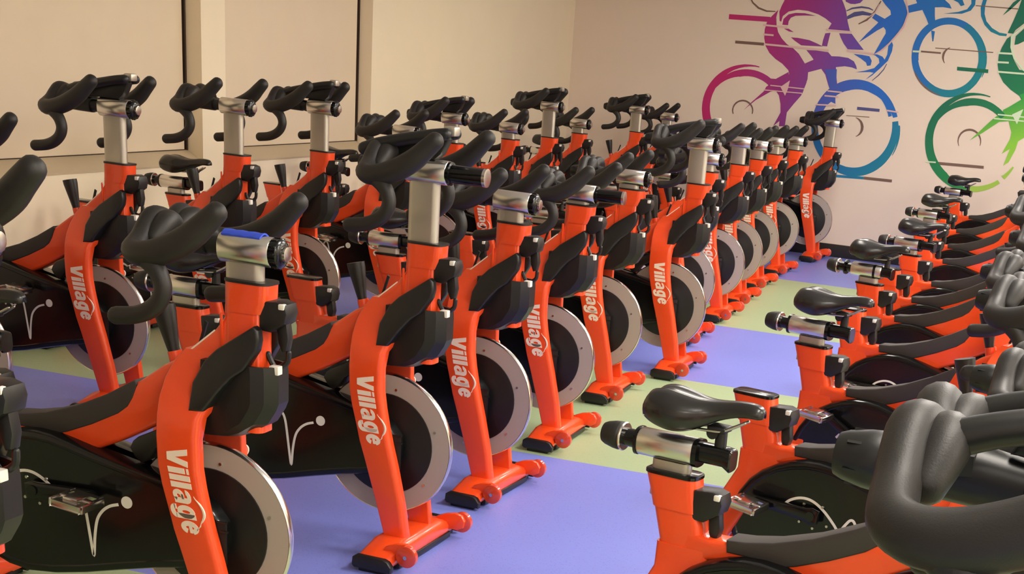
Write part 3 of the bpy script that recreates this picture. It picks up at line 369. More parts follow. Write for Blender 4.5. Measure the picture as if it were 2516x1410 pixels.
 (4,[(-1.109,0.909),(-0.7,0.917),(-0.703,0.941),(-1.111,0.933)]),
 (4,'strip',[(-0.949,1.084),(-0.956,1.097),(-0.962,1.111),(-0.966,1.125),(-0.967,1.14),(-0.967,1.154),(-0.964,1.168),(-0.959,1.182),(-0.953,1.194),(-0.944,1.205),(-0.934,1.215),(-0.923,1.223),(-0.91,1.23),(-0.896,1.234),(-0.882,1.237),(-0.868,1.237),(-0.853,1.236),(-0.838,1.232),(-0.824,1.226),(-0.811,1.219),(-0.799,1.21),(-0.789,1.199),(-0.779,1.187),(-0.772,1.174),(-0.766,1.16),(-0.763,1.146),(-0.761,1.131),(-0.762,1.117),(-0.765,1.103)],[(-0.945,1.086),(-0.951,1.099),(-0.955,1.113),(-0.957,1.126),(-0.957,1.139),(-0.955,1.152),(-0.951,1.164),(-0.946,1.176),(-0.94,1.186),(-0.932,1.195),(-0.923,1.203),(-0.913,1.209),(-0.902,1.214),(-0.891,1.217),(-0.879,1.219),(-0.867,1.22),(-0.855,1.219),(-0.843,1.216),(-0.831,1.212),(-0.82,1.206),(-0.809,1.199),(-0.799,1.19),(-0.79,1.181),(-0.783,1.17),(-0.776,1.158),(-0.772,1.145),(-0.769,1.132),(-0.768,1.118),(-0.769,1.104)]),
 (8,[(-2.833,1.916),(-2.613,1.915),(-2.613,1.93),(-2.833,1.931)]),
 (8,[(-2.823,1.838),(-2.728,1.839),(-2.729,1.854),(-2.823,1.854)]),
 (8,[(-2.807,1.758),(-2.216,1.756),(-2.216,1.772),(-2.807,1.774)]),
 (8,[(-2.255,1.922),(-2.035,1.923),(-2.036,1.938),(-2.256,1.937)]),
 (8,[(-2.053,1.77),(-1.816,1.763),(-1.817,1.778),(-2.053,1.786)]),
 (8,[(-2.703,1.423),(-2.389,1.422),(-2.389,1.431),(-2.703,1.432)]),
 (8,[(-2.756,1.379),(-2.403,1.383),(-2.403,1.392),(-2.756,1.388)]),
 (8,[(-2.608,1.423),(-2.529,1.486),(-2.538,1.411),(-2.556,1.351)]),
 (8,[(-2.178,1.423),(-2.047,1.423),(-2.047,1.435),(-2.178,1.435)]),
 (8,[(-2.198,1.38),(-2.073,1.381),(-2.074,1.394),(-2.199,1.393)]),
 (8,[(-2.265,1.298),(-2.082,1.309),(-2.083,1.322),(-2.266,1.31)]),
 (8,[(-1.626,1.31),(-1.521,1.305),(-1.521,1.317),(-1.626,1.323)]),
 (8,'strip',[(-1.808,1.764),(-1.738,1.803),(-1.659,1.895),(-1.583,2.004),(-1.561,2.118),(-1.584,2.194),(-1.608,2.242)],[(-1.811,1.769),(-1.746,1.81),(-1.67,1.902),(-1.597,2.01),(-1.574,2.119),(-1.594,2.191),(-1.613,2.24)]),
 (8,'strip',[(-1.909,2.055),(-1.849,2.101),(-1.825,2.173)],[(-1.913,2.06),(-1.858,2.107),(-1.831,2.175)]),
 (9,[(-1.477,1.813),(-1.406,1.816),(-1.408,1.831),(-1.479,1.828)]),
 (9,[(-0.754,1.862),(-0.623,1.866),(-0.625,1.881),(-0.756,1.877)]),
 (9,[(-0.746,1.789),(-0.646,1.793),(-0.648,1.808),(-0.748,1.804)]),
 (9,[(-0.727,1.713),(-0.468,1.716),(-0.469,1.731),(-0.728,1.728)]),
 (9,'strip',[(-0.55,2.133),(-0.621,2.06),(-0.669,2.015),(-0.657,1.922),(-0.613,1.833),(-0.521,1.75),(-0.471,1.725)],[(-0.544,2.128),(-0.611,2.051),(-0.652,2.01),(-0.639,1.925),(-0.599,1.842),(-0.512,1.759),(-0.468,1.732)]),
 (9,[(-0.661,1.371),(-0.437,1.371),(-0.438,1.382),(-0.662,1.382)]),
 (9,[(-0.689,1.335),(-0.431,1.338),(-0.432,1.349),(-0.69,1.346)]),
 (9,[(-1.212,0.918),(-1.122,0.921),(-1.124,0.933),(-1.213,0.929)]),
 (9,[(-0.542,1.388),(-0.454,1.441),(-0.474,1.362),(-0.485,1.313)]),
]
# ------------------------------------------------------------------ wall painting of cyclists (x along the end wall, z up, in metres)
def grad(name, ax, az, stops, lo, hi):
    m = bpy.data.materials.new(name); m.use_nodes = True
    nt = m.node_tree; N = nt.nodes; L = nt.links; p = N['Principled BSDF']
    g = N.new('ShaderNodeNewGeometry'); d = N.new('ShaderNodeVectorMath'); d.operation = 'DOT_PRODUCT'
    d.inputs[1].default_value = (ax, 0, az); L.new(g.outputs['Position'], d.inputs[0])
    r = N.new('ShaderNodeMapRange'); r.inputs['From Min'].default_value = lo; r.inputs['From Max'].default_value = hi; L.new(d.outputs['Value'], r.inputs['Value'])
    c = N.new('ShaderNodeValToRGB'); e = c.color_ramp.elements
    e[0].position = 0; e[0].color = srgb(*stops[0]); e[1].position = 1; e[1].color = srgb(*stops[-1])
    for i, s in enumerate(stops[1:-1]): k = e.new((i+1)/(len(stops)-1)); k.color = srgb(*s)
    L.new(r.outputs[0], c.inputs[0]); L.new(c.outputs[0], p.inputs['Base Color']); p.inputs['Roughness'].default_value = .7
    return m
MG = {1: grad('magenta_to_violet_paint', 1, -.25, [(196, 34, 112), (158, 48, 132), (112, 74, 172), (66, 96, 190)], -3.5, -1.95),
      2: grad('violet_to_blue_paint', 1, 0, [(76, 92, 190), (36, 110, 208), (30, 116, 192)], -2.2, -1.3),
      3: grad('blue_to_green_paint', 1, -.6, [(22, 112, 182), (14, 134, 150), (22, 140, 96)], -2.6, -1.3),
      4: mat('brown_line_paint', srgb(122, 96, 84), rough=.7), 5: mat('slate_blue_paint', srgb(84, 84, 140), rough=.7),
      6: grad('green_paint', 1, -1, [(14, 110, 84), (20, 132, 76), (60, 165, 60)], -2.6, -1.1),
      7: grad('green_to_lime_paint', .4, -1, [(44, 160, 70), (140, 205, 60), (176, 205, 90)], -1.75, -.9),
      8: mat('pale_pink_line_paint', srgb(228, 190, 190), rough=.7), 9: mat('pale_mint_line_paint', srgb(212, 232, 200), rough=.7)}
mural = bpy.data.objects.new('wall_mural', None); COL.objects.link(mural); mural.location = (-2, YE, 0)
top(mural, 'painted mural of racing cyclists in magenta, blue and green on the end wall', 'mural')
MNAME = {1: 'magenta_cyclist', 2: 'blue_cyclist', 3: 'teal_wheels', 4: 'brown_speed_lines', 5: 'slate_speed_lines', 6: 'green_cyclist', 7: 'lime_legs', 8: 'pink_highlights', 9: 'mint_highlights'}
from mathutils.geometry import tessellate_polygon
for gi in range(1, 10):
    bm = bmesh.new(); d = 0
    for sh in MURAL:
        if sh[0] != gi: continue
        d += 1
        y = YE-.0012-(.0036 if gi >= 8 else 0)-.00006*d-.0003*gi
        v = lambda p: bm.verts.new((p[0]+2, y-YE, p[1]))
        if sh[1] == 'strip':
            a = [v(p) for p in sh[2]]; b = [v(p) for p in sh[3]]
            for i in range(len(a)-1): bm.faces.new((a[i], a[i+1], b[i+1], b[i]))
        else:
            P2 = [Vector((p[0], p[1], 0)) for p in sh[1]]
            vs = [v(p) for p in sh[1]]
            for t in tessellate_polygon([P2]):
                try: bm.faces.new([vs[k] for k in t])
                except ValueError: pass
    me = bpy.data.meshes.new(MNAME[gi]); bm.to_mesh(me); bm.free(); me.materials.append(MG[gi])
    link(MNAME[gi], me, mural)

# ------------------------------------------------------------------ spin bike parts (x forward, y left, z up, origin on the floor under the flywheel axle)
ME = {}
def leg_section(z):
    T = [(.80, -.05, .135, .034, .0), (.77, -.075, .11, .040, .0), (.73, -.085, .075, .066, .0), (.69, -.083, .048, .096, .02),
         (.65, -.080, .034, .114, .07), (.60, -.079, .031, .120, .084), (.53, -.076, .033, .121, .085), (.48, -.066, .041, .121, .085),
         (.42, -.050, .053, .120, .083), (.37, -.038, .065, .119, .081), (.30, -.016, .083, .116, .078), (.18, .020, .110, .111, .073), (.05, .056, .130, .106, .068)]
    for a, b in zip(T, T[1:]):
        if a[0] >= z >= b[0]:
            t = (a[0]-z)/(a[0]-b[0]); return [a[k]+(b[k]-a[k])*t for k in range(5)]
    return T[0] if z > T[0][0] else T[-1]
def leg_y(x, z): return -leg_section(z)[3]
def build_frame():
    bm = bmesh.new()
    # head tube with its wider collar
    add_loft(bm, [rrect_xy(.62, .05, .155, .036, .022), rrect_xy(.90, .052, .152, .036, .022), rrect_xy(.918, .053, .153, .036, .022)])
    add_loft(bm, [rrect_xy(.905, .054, .158, .0385, .024), rrect_xy(.93, .0545, .169, .0385, .024), rrect_xy(.974, .055, .171, .0385, .024)])
    # main beam
    up = [(.07, .915), (.05, .878), (.032, .856), (-.061, .778), (-.11, .750), (-.177, .702), (-.27, .648), (-.36, .604), (-.45, .572), (-.52, .557), (-.60, .552), (-.66, .556)]
    lo = [(-.68, .44), (-.655, .475), (-.60, .502), (-.52, .517), (-.43, .503), (-.38, .498), (-.347, .497), (-.302, .509), (-.24, .538), (-.175, .574), (-.123, .604), (-.07, .638), (.0, .65), (.10, .67), (.15, .69), (.15, .915)]
    add_prism(bm, up+lo, -.034, .034, bev=.011, seg=3)
    # seat tube and collar
    def q(z, x0, x1, hy=.032, r=.02): return rrect_xy(z, x0, x1, hy, r)
    add_loft(bm, [q(.43, -.735, -.62), q(.48, -.722, -.622), q(.53, -.734, -.622), q(.575, -.747, -.632), q(.61, -.757, -.645)])
    add_loft(bm, [q(.600, -.758, -.640, .0345, .022), q(.635, -.768, -.648, .0345, .022), q(.676, -.782, -.655, .0345, .022)])
    # rear legs
    for s in (-1, 1):
        rings = []
        for z, x0, x1, yo, yi in ((.52, -.735, -.60, .034, .0), (.46, -.735, -.60, .036, .0), (.40, -.758, -.64, .06, .01), (.33, -.79, -.68, .085, .04), (.22, -.825, -.735, .095, .06), (.05, -.86, -.775, .10, .065)):
            rings.append(rrect_xy(z, x0, x1, (yo-yi)/2, .014, yc=s*(yo+yi)/2))
        add_loft(bm, rings)
    # fork legs
    for s in (-1, 1):
        rings = []
        for z in (.80, .785, .77, .75, .73, .71, .69, .67, .65, .625, .60, .565, .53, .505, .48, .45, .42, .395, .37, .335, .30, .24, .18, .115, .05):
            _, x0, x1, yo, yi = leg_section(z)
            r = .006; rf = min(.02, (yo-yi)*.5)
            pts = []
            Y = lambda y: s*y
            for a, (cx, cy, rr) in zip((0, 1, 2, 3), ((x1-rf, yo-rf, rf), (x0+r, yo-r, r), (x0+r, yi+r, r), (x1-r, yi+r, r))):
                for k in range(5):
                    t = math.radians(90*a+90*k/4)
                    pts.append((cx+rr*math.cos(t), Y(cy+rr*math.sin(t)), z))
            if s < 0: pts = pts[::-1]
            rings.append(pts)
        add_loft(bm, rings)
    # lever socket
    add_tube(bm, [(-.085, 0, .735, .019), (-.098, 0, .782, .018)], smooth=False, round_ends=False, seg=14)
    # weld rib on the head tube
    add_tube(bm, [(.052, -.033, .80, .004), (.053, -.0365, .895, .004)], smooth=False, seg=6)
    return finish(bm, 'frame', M_OR, angle=40)
ME['frame'] = build_frame()
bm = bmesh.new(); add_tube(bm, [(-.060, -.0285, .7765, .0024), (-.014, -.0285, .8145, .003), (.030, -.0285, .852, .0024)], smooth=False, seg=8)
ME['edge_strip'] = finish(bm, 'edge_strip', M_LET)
bm = bmesh.new()
add_prism(bm, [(-.560, .562), (-.556, .533), (-.505, .534), (-.463, .527), (-.430, .527), (-.389, .540), (-.316, .571), (-.240, .610), (-.212, .632), (-.197, .656), (-.182, .692), (-.19, .702), (-.27, .655), (-.36, .612), (-.45, .581), (-.515, .567)], -.0375, .0375, bev=.005, seg=3)
ME['beam_pad'] = finish(bm, 'beam_pad', M_PAD)
def build_seals():
    bm = bmesh.new()
    add_loft(bm, [rrect_xy(.973, .053, .173, .040, .025), rrect_xy(.979, .053, .173, .040, .025)])
    return finish(bm, 'collar_seal', M_BLK)
ME['collar_seal'] = build_seals()
bm = bmesh.new(); add_loft(bm, [rrect_xy(.675, -.784, -.653, .036, .023), rrect_xy(.682, -.784, -.653, .036, .023), rrect_xy(.684, -.780, -.657, .032, .02)])
ME['seat_collar_seal'] = finish(bm, 'collar_seal', M_GLOSS)
def base_bar(xc0, xc1, brackets):
    bm = bmesh.new()
    rings = []
    for y, zt, dx in ((-.238, .050, 0), (-.20, .060, 0), (-.125, .078, 0), (.125, .078, 0), (.20, .060, 0), (.238, .050, 0)):
        r = .010
        x0, x1 = xc0, xc1
        z0 = .022
        rings.append([(x0+.006, y, z0), (x1-.004, y, z0), (x1, y, z0+.008), (x1, y, zt-.018), (x1-.008, y, zt-.006), (x1-.022, y, zt), (x0+.02, y, zt), (x0+.006, y, zt-.006), (x0, y, zt-.016), (x0, y, z0+.008)])
    add_loft(bm, rings)
    if brackets:
        for s in (-1, 1):
            pts = [(.085, .045), (.10, .072), (.13, .085), (.165, .092), (.188, .086), (.200, .068), (.195, .045), (.175, .034), (.15, .036), (.13, .03), (.10, .028)]
            add_prism(bm, pts, s*.196, s*.178, bev=.003)
    return finish(bm, 'foot_bar', M_OR, angle=40)
ME['front_foot'] = base_bar(.024, .145, True)
ME['rear_foot'] = base_bar(-.875, -.765, False)
def foot_cap(x0, x1, s):
    bm = bmesh.new()
    pts = [(x0+.004, .012), (x1+.006, .010), (x1+.008, .03), (x1-.004, .046), (x1-.02, .052), (x0+.01, .053), (x0-.002, .045), (x0-.004, .02)]
    y0, y1 = (s*.236, s*.262)
    add_prism(bm, pts, min(y0, y1), max(y0, y1), bev=.005)
    add_box(bm, x0+.015, x1-.015, min(s*.19, s*.25), max(s*.19, s*.25), 0, .022, bev=.003)
    return finish(bm, 'rubber_foot', M_BLK)
for nm, a, b in (('f', .024, .145), ('r', -.875, -.765)):
    for s in (-1, 1): ME['cap%s%d' % (nm, s)] = foot_cap(a, b, s)
    bm = bmesh.new(); add_box(bm, a+.03, b+.004, -.19, .19, .006, .026, bev=.004); ME['strip'+nm] = finish(bm, 'rubber_strip', M_BLK)
for s in (-1, 1):
    bm = bmesh.new()
    add_lathe(bm, [(-.011, .028), (-.008, .034), (.008, .034), (.011, .028)], 'y', (.181, s*.206, .058), 28)
    ME['wheel%d' % s] = finish(bm, 'transport_wheel', M_RED)
    bm = bmesh.new(); add_lathe(bm, [(-.004, .0065), (.0, .006), (.001, .003)] if s < 0 else [(-.001, .003), (0, .006), (.004, .0065)], 'y', (.181, s*.218, .058), 10)
    ME['pin%d' % s] = finish(bm, 'wheel_bolt', M_CHR)
# flywheel
FZ = .345
def ring_prof(bm, prof, c, seg=64):
    rings = []
    for k in range(seg):
        t = 2*PI*k/seg
        rings.append([(c[0]+r*math.cos(t), c[1]+y, c[2]+r*math.sin(t)) for y, r in prof])
    vs = [[bm.verts.new(p) for p in r] for r in rings]
    n = len(prof)
    for i in range(seg):
        for j in range(n):
            bm.faces.new((vs[i][j], vs[i][(j+1) % n], vs[(i+1) % seg][(j+1) % n], vs[(i+1) % seg][j]))
bm = bmesh.new(); ring_prof(bm, [(-.011, .158), (-.011, .2185), (.011, .2185), (.011, .158)], (0, 0, FZ))
ME['flywheel'] = finish(bm, 'flywheel', M_FLY, angle=25)
bm = bmesh.new(); ring_prof(bm, [(-.0095, .216), (-.012, .2205), (-.006, .2235), (.006, .2235), (.012, .2205), (.0095, .216)], (0, 0, FZ))
ME['flywheel_rim'] = finish(bm, 'flywheel_rim', M_RIM, angle=50)
bm = bmesh.new()
add_lathe(bm, [(-.030, .02), (-.030, .085), (-.026, .098), (-.020, .142), (-.016, .160), (.016, .160), (.020, .142), (.026, .098), (.030, .085), (.030, .02)], 'y', (0, 0, FZ), 56)
ME['flywheel_hub'] = finish(bm, 'flywheel_hub', M_HUB, angle=50)
for s in (-1, 1):
    bm = bmesh.new()
    add_lathe(bm, [(-.003, .004), (.003, .004)], 'y', (0, s*.012, 0), 8)
    ME['bolt%d' % s] = finish(bm, 'flywheel_bolt', M_CHR)
# chain cover (right side and left side)
COV = [(-.722, .315), (-.718, .360), (-.70, .405), (-.672, .448), (-.636, .482), (-.592, .509), (-.548, .526), (-.502, .537), (-.46, .540), (-.415, .537), (-.36, .526), (-.30, .512), (-.20, .493), (-.12, .478), (-.04, .460), (.03, .430), (.068, .385), (.075, .345), (.066, .30), (.03, .270), (-.03, .254), (-.12, .236), (-.22, .212), (-.33, .184), (-.42, .166), (-.50, .158), (-.56, .166), (-.62, .190), (-.672, .226), (-.705, .270)]
def inset(pts, d):
    n = len(pts); out = []
    for i in range(n):
        a, b, c = pts[i-1], pts[i], pts[(i+1) % n]
        t = (c[0]-a[0], c[1]-a[1]); l = math.hypot(*t); out.append((b[0]+t[1]/l*d, b[1]-t[0]/l*d))
    return out
def build_cover(s):
    bm = bmesh.new()
    Y = lambda v: s*v
    o, i1, i2 = COV, inset(COV, .010), inset(COV, .020)
    rings = [[(x, Y(.016), z) for x, z in o], [(x, Y(.066), z) for x, z in o], [(x, Y(.074), z) for x, z in inset(COV, .004)], [(x, Y(.0765), z) for x, z in i1], [(x, Y(.0765), z) for x, z in i2], [(x, Y(.0735), z) for x, z in inset(COV, .023)]]
    add_loft(bm, rings)
    return finish(bm, 'chain_cover', M_GLOSS, angle=30)
ME['cover-1'] = build_cover(-1); ME['cover1'] = build_cover(1)
bm = bmesh.new()
CURVE = [(-.552, .396), (-.535, .415), (-.507, .429), (-.478, .432), (-.45, .424), (-.42, .405), (-.39, .378), (-.378, .366), (-.367, .368), (-.356, .385), (-.343, .402), (-.331, .400), (-.322, .378), (-.315, .335), (-.308, .285), (-.301, .240), (-.298, .252), (-.294, .295), (-.285, .338), (-.268, .364), (-.246, .380), (-.222, .388)]
stroke(bm, cr_spline(CURVE, 4), .0075, lambda x, z: -.0735)
add_lathe(bm, [(-.001, .0155), (.001, .0155)], 'y', (-.197, -.0745, .398), 28)
ME['curve'] = finish(bm, 'pulse_line_graphic', M_WHT)
bm = bmesh.new()
add_lathe(bm, [(-.003, .004), (0, .005)], 'y', (0, -.074, 0), 8)
ME['cover_bolt'] = finish(bm, 'cover_bolt', M_CHR)
# axle bracket beside the flywheel
bm = bmesh.new(); add_box(bm, -.03, .085, -.079, -.0755, .285, .395, bev=.004)
add_box(bm, -.05, .088, -.082, -.077, .393, .397); add_box(bm, .07, .09, -.083, -.077, .37, .374)
ME['bracket'] = finish(bm, 'axle_bracket', M_BLK)
# crank and pedal, built pointing forward along +x from the axle
def build_crank(s):
    bm = bmesh.new()
    y0, y1 = (-.100, -.084) if s < 0 else (.084, .100)
    add_prism(bm, [(-.022, -.018), (.0, -.024), (.02, -.019), (.17, -.012), (.182, -.006), (.182, .006), (.17, .012), (.02, .019), (0, .024), (-.022, .018)], y0, y1, bev=.003)
    add_lathe(bm, [(min(y0, y1)-.004, .014), (max(y0, y1)+.01, .014)] if s < 0 else [(min(y0, y1)-.01, .014), (max(y0, y1)+.004, .014)], 'y', (0, 0, 0), 18)
    return finish(bm, 'crank_arm', M_GLOSS)
def build_pedal(s):
    bm = bmesh.new()
    y = s*.155
    add_box(bm, -.045, .045, y-.012, y+.012, -.012, .012, bev=.005)
    add_box(bm, -.048, -.034, y-.045, y+.045, -.010, .010, bev=.003); add_box(bm, .034, .048, y-.045, y+.045, -.010, .010, bev=.003)
    add_box(bm, -.040, .040, y+s*.034, y+s*.046, -.009, .009, bev=.003); add_box(bm, -.04, .04, y-s*.046, y-s*.034, -.009, .009, bev=.003)
    add_lathe(bm, [(-.035, .009), (.03, .009)], 'y', (0, y, 0), 12)
    add_box(bm, -.02, .02, y-.03, y+.03, .004, .016, bev=.003)
    return finish(bm, 'pedal', M_CHR)
for s in (-1, 1): ME['crank%d' % s] = build_crank(s); ME['pedal%d' % s] = build_pedal(s)
# side panel with bottle holder
for s in (-1, 1):
    bm = bmesh.new()
    pts = [(.150, .882), (.162, .874), (.165, .85), (.160, .825), (.129, .777), (.103, .757), (.075, .722), (.040, .672), (.002, .668), (.004, .735), (.024, .786), (.052, .815), (.10, .848)]
    add_prism(bm, pts, min(s*.034, s*.064), max(s*.034, s*.064), bev=.007, seg=3)
    for v in bm.verts:
        if abs(v.co.y) > .045: v.co.y += s*max(0, min(1, (.80-v.co.z)/.11))*.044
    ME['panel%d' % s] = finish(bm, 'side_panel', M_BLK)
bm = bmesh.new()
def bh(z, x0, x1, hy, r=.02): return rrect_xy(z, x0, x1, hy, r, n=5)
def hr(z, x0, x1, hy, hf=.024, ch=.055):
    return [(x0, -hy, z), (x1-ch, -hy, z), (x1-ch*.45, -hy*.82, z), (x1-.006, -hf-.006, z), (x1, -hf, z), (x1, hf, z), (x1-.006, hf+.006, z), (x1-ch*.45, hy*.82, z), (x1-ch, hy, z), (x0, hy, z)]
add_loft(bm, [hr(.603, .0, .085, .052), hr(.606, .0, .098, .055), hr(.618, .0, .128, .058), hr(.645, .0, .168, .060), hr(.680, .0, .190, .061), hr(.698, .0, .197, .061), hr(.766, .01, .197, .061), hr(.786, .01, .195, .060), hr(.786, .02, .188, .052), hr(.70, .02, .184, .048)])
ME['holder'] = finish(bm, 'bottle_holder', M_BLK, angle=18)
bm = bmesh.new(); add_box(bm, .174, .1985, -.030, -.008, .768, .7890, bev=.002)
ME['sticker'] = finish(bm, 'white_tag', M_WHT)
bm = bmesh.new(); add_prism(bm, [(-.214, .527), (-.205, .545), (-.19, .558), (-.15, .578), (-.08, .615), (-.04, .60), (-.05, .575), (-.10, .560), (-.14, .535), (-.165, .500), (-.182, .492), (-.20, .505)], -.032, .032, bev=.006)
ME['caliper'] = finish(bm, 'brake_caliper', M_BLK)
# adjustment clamps
def build_clamp():
    bm = bmesh.new()
    add_prism(bm, [(0, -.034), (0, .034), (.045, .038), (.066, .032), (.072, .012), (.066, -.012), (.03, -.036)], -.030, .030, bev=.005)
    add_prism(bm, [(.035, -.02), (.062, -.01), (.068, -.05), (.062, -.078), (.05, -.082), (.04, -.06)], -.014, .014, bev=.005)
    return finish(bm, 'adjustment_clamp', M_BLK)
ME['clamp'] = build_clamp()
bm = bmesh.new(); add_box(bm, .050, .066, -.0315, -.016, .020, .034, bev=.003); ME['clamp_highlight'] = finish(bm, 'clamp_highlight', M_WHT)  # small white highlight on the clamp, put in as a white block
bm = bmesh.new(); add_tube(bm, [(0, 0, -.03, .007), (.02, 0, -.06, .007), (.05, 0, -.045, .007), (.055, 0, -.02, .007)], seg=8); ME['clamp_hook'] = finish(bm, 'cable_hook', M_BLK)
# resistance lever
bm = bmesh.new()
add_tube(bm, [(-.098, 0, .775, .014), (-.103, 0, .79, .015), (-.112, 0, .83, .021), (-.122, 0, .872, .027), (-.126, 0, .888, .0275)], smooth=False, round_ends=False, seg=18)
ME['lever'] = finish(bm, 'resistance_lever', M_BLK, angle=50)
bm = bmesh.new(); add_prism(bm, [(-.062, .772), (-.05, .78), (-.025, .855), (-.033, .86), (-.045, .82)], .028, .036, bev=.002)
ME['small_lever'] = finish(bm, 'brake_lever', M_BLK)
# handlebar column: origin at the slider axle height, x as on the bike
bm = bmesh.new(); add_loft(bm, [rrect_xy(z, .048, .144, .019, .018) for z in (-.30, -.03)])
ME['post'] = finish(bm, 'handlebar_post', M_ALU, angle=50)
bm = bmesh.new(); add_loft(bm, [rrect_xy(z, -.775, -.680, .019, .018) for z in (.62, .705)])
ME['seat_post'] = finish(bm, 'seat_post', M_ALU, angle=50)
def slider(x0, x1, hz=.0345, hy=.033):
    bm = bmesh.new()
    add_loft(bm, [super_ring(x0, 0, 0, hy*.93, hz*.93, 32), super_ring(x0+.003, 0, 0, hy, hz, 32), super_ring(x1-.003, 0, 0, hy, hz, 32), super_ring(x1, 0, 0, hy*.93, hz*.93, 32)])
    return finish(bm, 'slider_housing', M_SLD, angle=50)
ME['slider'] = slider(.038, .172)
ME['seat_slider'] = slider(-.813, -.662, .031, .031)
bm = bmesh.new()
add_lathe(bm, [(.168, .030), (.172, .0345), (.190, .0345), (.193, .032), (.198, .020)], 'x', (0, 0, 0), 28)
for k in range(12):
    a = 2*PI*k/12; add_box(bm, .173, .189, math.cos(a)*.034-.003, math.cos(a)*.034+.003, math.sin(a)*.034-.003, math.sin(a)*.034+.003, bev=.001)
ME['front_knob'] = finish(bm, 'slider_knob', M_GLOSS)
bm = bmesh.new(); add_lathe(bm, [(.196, .017), (.206, .017), (.207, .012)], 'x', (0, 0, 0), 20); ME['front_disc'] = finish(bm, 'knob_disc', M_CHR)
bm = bmesh.new(); add_lathe(bm, [(.165, .027), (.170, .0335), (.180, .0335), (.182, .026), (.283, .026)], 'x', (0, 0, 0), 28); ME['long_rod'] = finish(bm, 'slider_rod', M_GLOSS)
bm = bmesh.new(); add_lathe(bm, [(.283, .0265), (.292, .0265), (.293, .020)], 'x', (0, 0, 0), 24); ME['long_disc'] = finish(bm, 'rod_end_ring', M_CHR)
# rear of the handlebar slider: rod, centre mount and slotted knob
bm = bmesh.new()
add_lathe(bm, [(-.135, .023), (.05, .023)], 'x', (0, 0, 0), 20)
add_loft(bm, [super_ring(-.13, 0, .005, .024, .028), super_ring(-.10, 0, .012, .032, .036), super_ring(-.05, 0, .004, .030, .030), super_ring(-.0, 0, 0, .028, .027)])
ME['rod'] = finish(bm, 'slider_rod', M_BLK, angle=50)
bm = bmesh.new()
def knob(bm, c, r, l, slots=True):
    add_lathe(bm, [(0, r*.60), (-.003, r*.84), (-l*.2, r*.95), (-l*.25, r), (-l*.5, r*.96), (-l*.85, r*.82), (-l, r*.70), (-l*1.02, r*.45)], 'x', c, 30)
    if slots:
        for k in range(6):
            a = PI/2+2*PI*k/6+.3
            M = Matrix.Translation(c) @ Matrix.Rotation(a, 4, 'X')
            add_box(bm, -l*.80, -l*.35, -.0015, .0015, r*.80, r*.93, M=M)
knob(bm, (-.128, 0, .0), .031, .062)
ME['rear_knob'] = finish(bm, 'end_knob', M_BLK, angle=40)
# handlebar
def build_bar():
    bm = bmesh.new()
    cross = [(-.090, 0, .040, .023)]
    C = [(-.092, .0, .034, .022), (-.102, .030, .050, .024), (-.107, .060, .053, .025), (-.106, .088, .036, .024), (-.102, .118, .014, .0235), (-.097, .148, .000, .024), (-.088, .172, -.008, .0255), (-.062, .188, -.012, .028), (-.020, .194, -.006, .0305), (.03, .193, .014, .0315), (.075, .190, .043, .0305), (.106, .186, .072, .0275), (.134, .183, .099, .0245)]
    full = [(x, -y, z, r) for x, y, z, r in C[:0:-1]]+C
    add_tube(bm, full, seg=16, n=4, flat=1.)
    # second ridge of the hand rests
    for s in (-1, 1):
        add_tube(bm, [(-.078, s*.105, .012, .020), (-.074, s*.080, .034, .024), (-.074, s*.058, .047, .0255), (-.078, s*.032, .046, .023), (-.08, s*.008, .034, .020)], seg=14, n=4)
    add_loft(bm, [[(-.11, -.04, .03), (-.05, -.035, .03), (-.05, .035, .03), (-.11, .04, .03)], [(-.11, -.03, -.01), (-.05, -.025, -.01), (-.05, .025, -.01), (-.11, .03, -.01)]])
    for s in (-1, 1):
        D = [(-.045, s*.190, -.016, .024), (-.020, s*.196, -.032, .0225), (-.002, s*.199, -.052, .021), (.006, s*.200, -.080, .0205), (-.004, s*.200, -.108, .0205), (-.030, s*.200, -.132, .0205), (-.068, s*.200, -.148, .0205), (-.118, s*.200, -.156, .0205)]
        add_tube(bm, D, seg=14, n=4)
    return finish(bm, 'handlebar', M_RUB, angle=60)
ME['handlebar'] = build_bar()
bm = bmesh.new()
add_prism(bm, [(-.02, .034), (-.005, .070), (.02, .085), (.165, .108), (.172, .095), (.150, .05), (.13, .034)], -.020, .020, bev=.006)
for s in (-1, 1):
    add_tube(bm, [(-.075, s*.060, .046, .019), (-.030, s*.058, .064, .0175), (.03, s*.052, .080, .0175), (.09, s*.046, .094, .017), (.135, s*.040, .104, .017), (.172, s*.034, .110, .017)], seg=14, n=4)
ME['console'] = finish(bm, 'console_mount', M_BLK)
bm = bmesh.new(); add_box(bm, .156, .192, -.020, .020, .104, .131, bev=.005); ME['console_tip'] = finish(bm, 'console_display', M_ALU)
